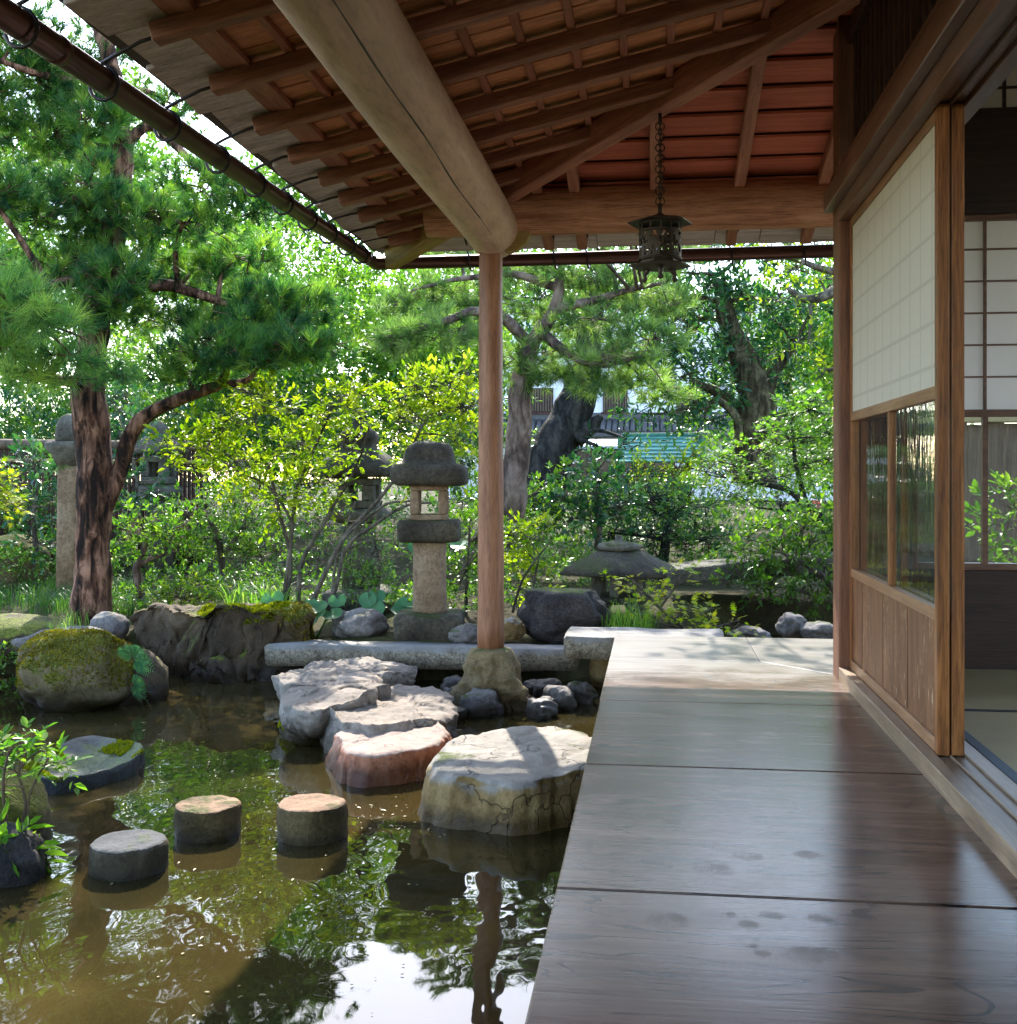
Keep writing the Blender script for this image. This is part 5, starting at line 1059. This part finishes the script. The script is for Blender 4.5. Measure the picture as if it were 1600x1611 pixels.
plant('shrub', 'leafy shrub filling the gap between lantern and post', 'shrub', W(735,960,8.8), [(pxpath([(735,965),(735,900),(740,830)], 8.8), [.018,.012,.006]), (pxpath([(715,930),(745,880),(775,860)], 8.8), [.012,.009,.004])], pxpads([(735,780,34,40),(740,850,36,44),(725,910,34,40),(760,930,30,30),(700,800,24,24,9.4)], 8.8, 80), M['mid'], M['bark_gray'], fol(8, .11, .05, .46), branch_r=.006, twig_r=.0018)
stems = [(pxpath([(800,860),(815,800),(850,770)], 10.8), [.02,.014,.006])]
plant('shrub', 'pale glinting broadleaf shrub at the red pine foot', 'shrub', W(820,880,10.8), stems, pxpads([(850,790,46,30),(885,830,46,26),(815,830,34,34),(870,750,30,18),(840,860,40,26)], 10.8, 85), M['mid'], M['bark_gray'], fol(8, .12, .06, .45), branch_r=.008, twig_r=.0025)
# --- left side
plant('shrub', 'bluish broadleaf shrub in front of the bamboo fence', 'shrub', W(60,880,9.8), [(pxpath([(60,890),(55,820),(60,760)], 9.8), [.03,.02,.01])], pxpads([(60,745,50,36),(30,790,44,30),(85,800,34,40),(50,720,50,20),(70,850,50,22)], 9.8, 75), M['teal'], M['bark_gray'], fol(7, .14, .075, .42), branch_r=.010, twig_r=.003)
plant('maple_sapling', 'yellow maple sprays entering at the photo edge', 'tree', W(-60,900,7.6), [(pxpath([(-60,905),(-50,820),(-30,780),(10,770)], 7.6), [.02,.016,.010,.004])], pxpads([(5,765,30,10),(-5,785,36,10),(15,790,22,8),(-20,750,30,10)], 7.6, 300), M['maple'], M['bark_gray'], fol(5, .09, .06, .7, shape='maple', flat=.9, upn=1.6), branch_r=.005, twig_r=.0015, upb=0)
plant('shrub', 'dark shrub behind the small gray lantern', 'shrub', W(215,820,11.0), [(pxpath([(215,830),(215,760)], 11), [.03,.015])], pxpads([(200,700,46,46),(215,770,40,40),(180,640,50,40,11.5),(240,640,60,30,12.5)], 11, 70), M['teal'], M['bark_gray'], fol(8, .14, .07, .42), branch_r=.010, twig_r=.003)
# the plant in the near corner
p = G(15,1370,ZW); nb = Vector((p.x-.05, p.y+.05, -.25))
stems = [(pxpath([(30,1310),(38,1260),(30,1210),(60,1180)], 3.75), [.006,.005,.004,.003]), (pxpath([(40,1310),(45,1250),(75,1190)], 3.75), [.005,.004,.003]), (pxpath([(10,1310),(5,1240),(15,1180)], 3.7), [.006,.005,.003])]
plant('leafy_herb', 'bright green herb with paired leaves on the near bank corner', 'plant', W(25,1345,3.75), stems, pxpads([(55,1175,34,16),(15,1185,30,18),(85,1200,28,12),(30,1215,36,14),(10,1235,26,18),(-20,1200,30,20)], 3.75, 55), M['fresh'], M['twig'], fol(7, .075, .042, .45, flat=.9, upn=1.3), branch_r=.003, twig_r=.0010, upb=0)
plant('leafy_herb', 'broad bladed green plant trailing onto the near dark rock', 'plant', W(5,1330,3.6), [(pxpath([(0,1345),(15,1330),(35,1345)], 3.6), [.006,.005,.002])], pxpads([(10,1322,20,10),(35,1345,16,14),(0,1365,14,12)], 3.6, 150), M['fresh'], M['twig'], fol(5, .05, .075, .36), branch_r=.003, twig_r=.001)
plant('leafy_herb', 'small leaved weeds hanging over the bank left of the mossy boulder', 'plant', W(20,1110,6.7), [(pxpath([(15,1110),(30,1070),(45,1040)], 6.7), [.008,.006,.003])], pxpads([(30,1075,30,22),(15,1110,26,22),(55,1040,24,12),(5,1040,24,20),(40,1120,18,10)], 6.7, 150), M['mid'], M['twig'], fol(7, .07, .034, .48), branch_r=.003, twig_r=.001)
# shrubs seen through the window of the room
plant('shrub', 'sunlit leafy shrub seen through the window beyond the room', 'shrub', (2.35,7.0,-.1), [([(2.35,7.0,-.15),(2.3,7.0,.3),(2.35,7.05,.7)], [.02,.014,.008]), ([(2.65,7.0,-.15),(2.7,7.0,.3),(2.7,7.0,.6)], [.02,.014,.008])],
  [((2.15,7.0,.55),(.26,.2,.28),70), ((2.5,7.05,.75),(.28,.2,.24),70), ((2.75,7.0,.5),(.26,.2,.3),70), ((2.4,6.95,.3),(.4,.2,.22),80), ((3.1,7.0,.6),(.3,.2,.4),70)], M['fresh'], M['bark_gray'], fol(8, .12, .06, .5), branch_r=.006, twig_r=.002)

# --- undergrowth and far foliage that read as one mass
def mass(name, label, pads, mat, f, cat='foliage'):
    LV = Leaves()
    for c, r, n_ in pads:
        A, D = pad_anchors(tuple(c), r, n_, .6, .4); f(LV, A, D)
    b = Vector(pads[0][0]); b.z = -.2; o = put(name, LV.shift(b).mesh(name, mat)); o.location = b; return tag(o, label, cat, kind='stuff')
pr = random.Random(8)
def strip(px0, px1, step, y0, y1, d0, d1, rx, ry, n0):
    L = []; px = px0
    while px < px1:
        d = pr.uniform(d0, d1); L.append((px + pr.uniform(-20,20), pr.uniform(y0,y1), rx*pr.uniform(.7,1.3), ry*pr.uniform(.7,1.3), d)); px += step
    return pxpads(L, 10, n0)
mass('undergrowth', 'mixed dark green undergrowth filling the garden behind the shrubs', strip(-150,1500,46,800,880,10.5,12.5,62,44,60) + strip(-150,800,52,720,790,12.5,14.5,66,46,60) + strip(800,1130,44,800,840,12.5,14.5,60,40,60) + strip(1130,1500,52,720,790,12.5,14.5,66,46,60) + strip(-100,700,60,640,700,14,15.5,70,46,60) + strip(-400,770,24,640,735,15.8,18,84,46,46) + strip(1170,1500,42,665,735,15.8,18,84,46,46) + strip(745,1165,36,770,795,15.5,18,66,30,70) + strip(-400,790,18,680,738,18.5,21,95,42,44), M['mid'], fol(8, .15, .065, .45, shape='rho'))
mass('ground_cover', 'low leafy ground cover around the lanterns and rocks', strip(170,800,17,905,965,8.0,9.8,42,16,150) + strip(830,1320,20,880,925,9.2,11,44,18,150) + strip(-60,220,26,850,890,9.3,10.5,44,18,150), M['mid'], fol(7, .07, .040, .5, shape='rho'))
mass('background_hedge', 'dark evergreen hedge mass between the garden shrubs and the far trees', strip(-350,770,30,580,715,14.6,16.2,84,56,62), M['teal'], fol(8, .18, .085, .45, shape='rho'))
def far_pads(px0, px1, ytop, n, d0, d1, rm, n0, ybot=720):
    out = []
    for _ in range(n):
        px = pr.uniform(px0, px1); d = pr.uniform(d0, d1); t_ = ytop(px) if callable(ytop) else ytop; y = pr.uniform(t_, ybot)
        if 745 < px < 1165 and 500 < y < 800: continue
        r = rm*pr.uniform(.6,1.3); out.append((W(px, y, d), (r, r*.8, r*.7), n0))
    return out
def top(px): return float(np.interp(px, [-400,0,120,300,420,520,640,720,900,1100,1300,1600], [40,95,140,200,250,300,350,400,380,350,385,330])) + pr.uniform(-10,70)
mass('treeline', 'sunny broadleaf trees beyond the garden reading as one green wall', far_pads(-350,1500,top,75,17,22,.95,150), M['far'], fol(8, .30, .13, .48, shape='rho'), 'trees')
mass('treeline', 'darker tall trees behind the sunny ones closing the view', far_pads(-350,1500,lambda p: top(p)+60,70,22,27,1.25,150), M['mid'], fol(8, .36, .17, .48, shape='rho'), 'trees')
mass('treeline', 'pale lime crowns glowing in the gaps behind the pines', far_pads(150,800,lambda p: top(p)+60,34,13.5,16,.60,130,620), M['fresh'], fol(8, .2, .08, .46, shape='rho'), 'trees')

# --- grasses, ferns, moss
def blades(LV, c, n, L, w_, lean=.6, sp=.05, seg=4):
    az = rng.random(n)*6.283; le = L*(.55+.6*rng.random(n)); ln = lean*(.3+.9*rng.random(n)); b = np.array(c) + np.stack([rng.normal(0,sp,n), rng.normal(0,sp,n), np.zeros(n)], 1)
    dr = np.stack([np.cos(az), np.sin(az), 0*az], 1); sd = np.stack([-np.sin(az), np.cos(az), 0*az], 1); Vs = []
    for k in range(seg+1):
        t_ = k/seg; h = np.sin(np.minimum(t_*(1+ln*.55), 1.57*1.3))*le; o_ = (t_**1.8)*ln*le*.8; wk = w_*(1-t_)**.6*(.6+.4*math.sin(t_*3)) + .0003; p = b + dr*o_[:,None]; p[:,2] += h*(1-.25*ln*t_*t_); Vs += [p - sd*wk/2, p + sd*wk/2]
    V = np.stack(Vs, 1).reshape(-1,3); m = 2*(seg+1); f = np.array([(2*k,2*k+1,2*k+3,2*k+2) for k in range(seg)]); F = (f[None] + (np.arange(n)*m)[:,None,None]).reshape(-1,4); LV.add(V, F, m, np.clip(.5+.28*rng.normal(0,1,n),0,1))
def clump(name, label, cl, mat, kind=None, cat='grass'):
    LV = Leaves()
    for a in cl: blades(LV, *a)
    b = Vector(cl[0][0]); o = put(name, LV.shift(b).mesh(name, M[mat])); o.location = b; return tag(o, label, cat, kind=kind)
clump('grass_clump', 'variegated sword leaved grass clump beside the round leaves', [(W(400,985,7.9),110,.34,.014,.8,.07),(W(430,985,7.8),80,.32,.014,.8,.06),(W(375,975,8.0),60,.28,.013,.8,.05)], 'grass', cat='plant')
clump('grass_clump', 'wispy grass tuft at the foot of the young maple', [(W(985,1005,7.15),90,.30,.005,.7,.06),(W(1010,1000,7.2),70,.24,.005,.8,.05),(W(960,1000,7.2),50,.22,.005,.8,.04)], 'grass', cat='plant')
cl = []
for _ in range(190):
    px = pr.uniform(-80,225); py = pr.uniform(925,972); p = G(px, py, -.18); cl.append(((p.x, p.y, gz1(p.x,p.y)), 14, .16, .006, .9, .08))
clump('lawn_grass', 'soft fresh grass around the pine trunk', cl, 'lawn', 'stuff')
clump('grass_clump', 'short grass sprouting on the rock left of the long boulder', [(G(120,985,-.05),40,.12,.004,.9,.05),(G(95,1000,-.08),30,.10,.004,.9,.04)], 'grass', cat='plant')
clump('moss_tuft', 'rusty orange tuft on the round mossy boulder, nearer the photo edge', [(W(100,1004,6.38),60,.07,.004,.6,.035)], 'moss_brown', cat='plant')
clump('moss_tuft', 'rusty orange tuft on the round mossy boulder, nearer the fern', [(W(150,1003,6.36),50,.07,.004,.6,.03)], 'moss_brown', cat='plant')
def butterbur(c0, spots, label):
    r = tag(empty('butterbur', c0), label, 'plant'); lv = []
    prof = []
    for i, (dx, dy, h, s, tl_, az) in enumerate(spots):
        V = [(0,0,0)]; n_ = 18
        for ring_ in (.5, 1.0):
            for k in range(n_):
                a = 2*math.pi*k/n_; notch = 1 - .75*math.exp(-((a-math.pi)/.22)**2); q = ring_*notch; V.append((math.cos(a)*q*s, math.sin(a)*q*s*1.1, s*(.14*ring_**2 - .05*math.sin(a*3)*ring_)))
        F = [(0,1+k,1+(k+1)%n_) for k in range(n_)] + [(1+k,1+n_+k,1+n_+(k+1)%n_,1+(k+1)%n_) for k in range(n_)]
        me = py_mesh('leaf', V, F, M['butterbur'], True); at = me.attributes.new('rnd','FLOAT','POINT'); at.data.foreach_set('value', [pr.random()]*len(V))
        put('leaf', me, r, Matrix.Translation((dx,dy,h)) @ Matrix.Rotation(.45 + tl_,4,'X') @ Matrix.Rotation(az,4,'Z'))
        MB().tube([(dx*.3,dy*.3,-.05),(dx*.7,dy*.7,h*.6),(dx,dy,h-.002)], [.006,.005,.004], 6).build('leaf_stalk', M['grass'], r, True)
    return r
def spots(n, sx, sy, h0, h1, s0, s1): return [(pr.uniform(-sx,sx), pr.uniform(-sy,sy), pr.uniform(h0,h1), pr.uniform(s0,s1), pr.uniform(-.1,.55), pr.uniform(-2.2,-.9)) for _ in range(n)]
butterbur(W(480,1000,7.5), spots(16,.30,.20,.08,.24,.055,.085), 'round leaved butterbur patch behind the kerb')
butterbur(W(615,985,7.6), spots(7,.16,.12,.08,.20,.045,.075), 'few round butterbur leaves beside the lantern base')
butterbur(W(700,870,9.8), spots(7,.25,.15,.05,.16,.05,.08), 'round leaves deep in shade behind the lantern')
def fern(c, label, n_=7, L=.26, az0=-.4, az1=1.6):
    LV = Leaves(); W_ = MB(); c = Vector(c)
    for i in range(n_):
        az = az0 + (az1-az0)*i/(n_-1) + pr.uniform(-.1,.1); le = L*pr.uniform(.75,1.1); dr = Vector((math.cos(az), -.25, math.sin(az))).normalized(); P = []
        for k in range(15):
            t_ = k/14; P.append(c + dr*(le*t_) - Vector((0,.10*le*t_,le*.45*t_*t_)))
        W_.tube(P, [.0022*(1-k/16) for k in range(15)], 4)
        fn = Vector((.1,-.8,.55)); sd = dr.cross(fn).normalized()
        pos = []; ax = []; ln = []
        for k in range(1,15):
            for sg in (-1,1):
                t_ = k/14; pos.append(P[k]); a = (sd*sg + dr*.45 - Vector((0,0,.15))).normalized(); ax.append(a); ln.append(le*.30*math.sin(min(1,t_*1.25+.12)*math.pi)**.8*(1.05-.6*t_)+.006)
        pos = np.array(pos); ax = np.array(ax); ln = np.array(ln); V, F, m = leaf_verts(pos, ax, np.tile(np.array([[.1,-.8,.55]]), (len(pos),1)), ln*.9, ln*.22, 'hex'); LV.add(V, F, m, rng.random(len(pos)))
    r = tag(empty('fern', c), label, 'fern'); W_.V = [v-c for v in W_.V]; W_.build('stem', M['twig'], r); put('fronds', LV.shift(c).mesh('fronds', M['fern']), r)
fern(G(212,1040,-.16) + Vector((0,-.02,0)), 'feathery fern growing between the round and long boulders', 7, .21, -.35, 1.9)
fern(G(215,1075,-.30) + Vector((0,-.05,0)), 'small fern hanging low against the long boulder', 5, .15, -.7, .9)
fern(G(60,1040,-.2), 'fern fronds behind the round mossy boulder', 5, .18, .3, 2.8)
def moss_on(o, mat, n, L, w_, test, name='moss'):
    """a fuzz of tiny moss leaves on the faces that pass the test"""
    me = o.data; Mw = o.matrix_basis; cs = []; ns = []; ar = []
    for p in me.polygons:
        if test(Mw @ p.center, p.normal): cs.append([me.vertices[i].co for i in p.vertices][:4]); ns.append(p.normal); ar.append(p.area)
    if not cs: return
    ar = np.array(ar); ch = rng.choice(len(cs), n, p=ar/ar.sum()); P = np.zeros((n,3)); N = np.zeros((n,3))
    for i, j in enumerate(ch):
        q = cs[j]; a, b = rng.random(), rng.random()
        if len(q) == 3:
            if a+b > 1: a, b = 1-a, 1-b
            P[i] = q[0] + (q[1]-q[0])*a + (q[2]-q[0])*b
        else: P[i] = (q[0]*(1-a)+q[1]*a)*(1-b) + (q[3]*(1-a)+q[2]*a)*b
        N[i] = ns[j]
    ax = unit(N + rng.normal(0,.55,(n,3)) + np.array([0,0,.3])); sd = rng.normal(0,1,(n,3)); nr = unit(np.cross(ax, sd)); LV = Leaves(); ln = L*(.5+rng.random(n)); patch = np.array([noise.noise(Vector(p)*9) for p in P]); V, F, m = leaf_verts(P - ax*ln[:,None]*.25, ax, nr, ln, w_*(.6+.8*rng.random(n)), 'rho'); LV.add(V, F, m, np.clip(.45+patch*.7+.2*rng.normal(0,1,n),0,1))
    c = put(name, LV.mesh(name, M[mat]), o); c['kind'] = 'stuff'
nz = lambda p, f, s: noise.noise(Vector(p)*f + Vector((s,s*2,s*3)))
moss_on(rock_objs['round'], 'moss_brown', 9000, .016, .007, lambda p, n_: n_.z > -.15 + .9*nz(p,5,1) and p.z > -.30)
moss_on(rock_objs['long'], 'moss_blade', 11000, .018, .008, lambda p, n_: n_.z > .15 and nz(p,3.2,4) > -.15 and -2.95 < p.x < -2.3 and p.z > -.14)
moss_on(rock_objs['long'], 'moss_brown', 4500, .014, .006, lambda p, n_: p.x > -2.4 and n_.z > -.5 and nz(p,4,2) > -.1 and p.z > -.22)
moss_on(rock_objs['pier'], 'moss_blade', 2500, .012, .006, lambda p, n_: nz(p,9,3) > -.1 and p.z > ZW+.03)
moss_on(bpy.data.objects['rim_stone'], 'moss_blade', 2600, .012, .006, lambda p, n_: n_.z > .2 and nz(p,6,3) > .02 and p.z > ZW + .03)
# crimson shoots by the pillar and pink blossom sprays high in the trees
LV = Leaves(); A = np.array([tuple(W(1287+pr.uniform(-7,7), 795+pr.uniform(-14,16), 8.9)) for _ in range(14)]); spray(LV, A, np.tile([[0,0,1.]], (14,1)) + rng.normal(0,.3,(14,3)), 6, .06, .025, .4); b = Vector(A[0])
o = put('blossom', LV.shift(b).mesh('blossom', M['red_flower'])); o.location = b; tag(o, 'little crimson leaf sprays against the green by the pillar', 'blossom')
# ------------------------------------------------------------------ beyond the garden
# bamboo fence on the left
a = W(-260,830,10.9); b = W(330,830,12.4); fz0, fz1 = -.15, 1.12
fen = tag(empty('bamboo_fence', (a.x, a.y, 0)), 'dark brown brushwood fence with pale bamboo rails behind the pine', 'fence')
L = (b-a).length; dirv = Vector((b.x-a.x, b.y-a.y, 0)).normalized(); R0 = Matrix.Rotation(math.atan2(dirv.y, dirv.x), 4, 'Z')
st = MB().loft([(.022,fz0),(.021,.5),(.020,fz1)], 7).mesh('stake', M['fence_brown'], True)
x = 0.0; fr = random.Random(4)
while x < L: put('stake', st, fen, R0 @ Matrix.Translation((x, fr.uniform(-.006,.006), fr.uniform(-.03,.02)))); x += .044
for z_ in (.12,.55,.98): MB().tube([(0,-.045,z_),(L/2,-.045,z_+.01),(L,-.045,z_)], .020, 8).build('rail', M['bamboo'], fen, True, R0)
MB().tube([(0,0,fz1+.03),(L,0,fz1+.03)], .055, 8).build('coping', M['fence_wood'], fen, True, R0)
# plank fence behind the right part, seen through the window
a = Vector((1.6,10.2,0)); fen2 = tag(empty('plank_fence', a), 'gray plank fence with a mossy capping seen through the room window', 'fence')
pm = MB().box((0,-.012,-.15),(.148,.012,1.28)).mesh('plank', M['fence_wood']); bevel_mesh(pm, .003, 1)
for i in range(34): put('plank', pm, fen2, Matrix.Translation((i*.152, .004*(i%2), fr.uniform(-.01,.01))))
MB().box((-.05,-.10,1.29),(5.2,.10,1.36)).build('capping', M['bamboo'], fen2, bevel=.01)
LV = Leaves(); n_ = 2600; P = np.stack([rng.random(n_)*5.2, rng.normal(0,.05,n_), 1.37+.02*rng.random(n_)], 1); ax = unit(rng.normal(0,1,(n_,3))+np.array([0,0,.8])); V, F, m = leaf_verts(P, ax, unit(np.cross(ax, rng.normal(0,1,(n_,3)))), .05*(.5+rng.random(n_)), .02, 'rho'); LV.add(V, F, m, rng.random(n_)); c_ = put('moss', LV.mesh('moss', M['grass']), fen2); c_['kind'] = 'stuff'
# gate with a green copper roof
d = 27.0; c = W(1040,760,d); gt = tag(empty('garden_gate', (c.x, c.y, 0)), 'small gate with green copper plank roof beyond the yew', 'gate')
f = d/FOC; zr, ze = W(0,686,d).z, W(0,728,d).z; hw0, hw1 = 55*f, 68*f
rowsN = 7
for i in range(rowsN):
    t0, t1 = i/rowsN, (i+1)/rowsN; za, zb = zr + (ze-zr)*t0, zr + (ze-zr)*t1; ya, yb2 = -.10 - .75*t0, -.10 - .75*t1; wa, wb = hw0 + (hw1-hw0)*t0, hw0 + (hw1-hw0)*t1
    MB().add([(-wa,ya,za+.02),(wa,ya,za+.02),(wb,yb2-.03,zb+.035),(-wb,yb2-.03,zb+.035),(-wa,ya,za-.01),(wa,ya,za-.01),(wb,yb2-.03,zb+.005),(-wb,yb2-.03,zb+.005)],[(3,2,1,0),(4,5,6,7),(0,1,5,4),(1,2,6,5),(2,3,7,6),(3,0,4,7)]).build('roof_plank', M['verdigris'], gt)
MB().box((-hw1,-.1,ze),(hw1,.7,zr-.03)).build('roof_back', M['verdigris'], gt); MB().box((-hw0-.1,-.16,zr),(hw0+.1,.06,zr+.07)).build('ridge', M['verdigris'], gt, bevel=.01)
for sx in (-1,1): MB().box((sx*hw0*.75-.07,-.35,-.2),(sx*hw0*.75+.07,-.21,ze+.02)).build('gate_post', M['fence_wood'], gt, bevel=.01)
MB().box((-hw0*.68,-.30,-.1),(hw0*.68,-.26,ze-.1)).build('door_leaf', M['fence_wood'], gt)
# white house with barred windows and a tiled lean-to
d = 42.0; f = d/FOC
p0 = W(700,760,d); wh = tag(empty('white_house', (p0.x, p0.y, 0)), 'white walled house with barred windows behind the trees', 'house')
zA = W(0,470,d).z; zB = W(0,664,d).z
MB().box((0,0,-.2),(620*f,5,zA)).build('wall', M['wall_white'], wh)
for px in (833, 948, 1060):
    xa = (px-700)*f; za, zb = W(0,650,d).z, W(0,612,d).z; wn_ = MB().box((xa,-.06,za),(xa+38*f,.02,zb)).build('window', M['dark_wood'], wh)
    for k in range(9): MB().box((xa+(.06+k*.108)*38*f-.02,-.11,za+.05),(xa+(.06+k*.108)*38*f+.02,-.061,zb-.05)).build('window_bar', M['fence_wood'], wn_)
    MB().box((xa-.06,-.13,za-.08),(xa+38*f+.06,-.065,za-.001)).build('window_sill', M['fence_brown'], wn_)
lt = MB()
zC, zD = W(0,664,d).z, W(0,684,d).z
ro = MB().box((-1,-1.2,zD-.12),(620*f,-.02,zD)).build('lean_to_roof', M['tile_roof'], wh); n_ = 72
tl_ = MB().tube([(0,-1.15,zD+.04),(0,-.02,zC+.02)], .10, 8).mesh('roof_tile', M['tile_roof'], True)
for k in range(n_): put('roof_tile', tl_, ro, Matrix.Translation((-.9 + k*.21, 0, 0)))
MB().box((-1,-.10,zC+.05),(620*f,-.005,zC+.30)).build('roof_ridge', M['tile_roof'], ro)
# pale roof of a shed lower in front of the house
d = 33.0; f = d/FOC; p0 = W(835,760,d); sh_ = tag(empty('shed', (p0.x, p0.y, 0)), 'low shed with pale gray metal roof in front of the white house', 'shed')
z0_, z1_ = W(0,702,d).z, W(0,688,d).z
MB().add([(0,0,z0_),(230*f,0,z0_),(215*f,2.0,z1_),(15*f,2.0,z1_),(0,0,z0_-.08),(230*f,0,z0_-.08),(215*f,2,z1_-.08),(15*f,2,z1_-.08)],[(0,1,2,3),(7,6,5,4),(0,4,5,1),(1,5,6,2),(2,6,7,3),(3,7,4,0)]).build('roof', plain('pale_metal_roof', (.42,.46,.52), .35, .3, .5, .2), sh_)
MB().box((.3,.1,-.2),(225*f,1.9,z0_-.06)).build('wall', M['fence_wood'], sh_)
# leaves and specks adrift on the pond
LV = Leaves(); n_ = 170; P = []
while len(P) < n_:
    q = G(pr.uniform(20,720), pr.uniform(1120,1600), ZW + .004) if len(P) < 110 else G(pr.uniform(560,700), pr.uniform(1262,1320), ZW + .004)
    P.append((q.x, q.y, q.z))
P = np.array(P); az = rng.random(n_)*6.283; ax = np.stack([np.cos(az), np.sin(az), 0*az], 1); L_ = .006 + .018*rng.random(n_)**3; V, F, m = leaf_verts(P, ax, np.tile([[0,0,1.]], (n_,1)), L_, L_*.5, 'hex'); LV.add(V, F, m, rng.random(n_))
M['drift'] = leaf('drifting_leaves', [(.10,.07,.03),(.22,.17,.07),(.32,.27,.14),(.42,.38,.28)], tf=.2)
b = Vector(P[0]); o = put('floating_leaves', LV.shift(b).mesh('floating_leaves', M['drift'])); o.location = b; tag(o, 'tiny dry leaves and specks drifting on the pond', 'leaves', kind='stuff')
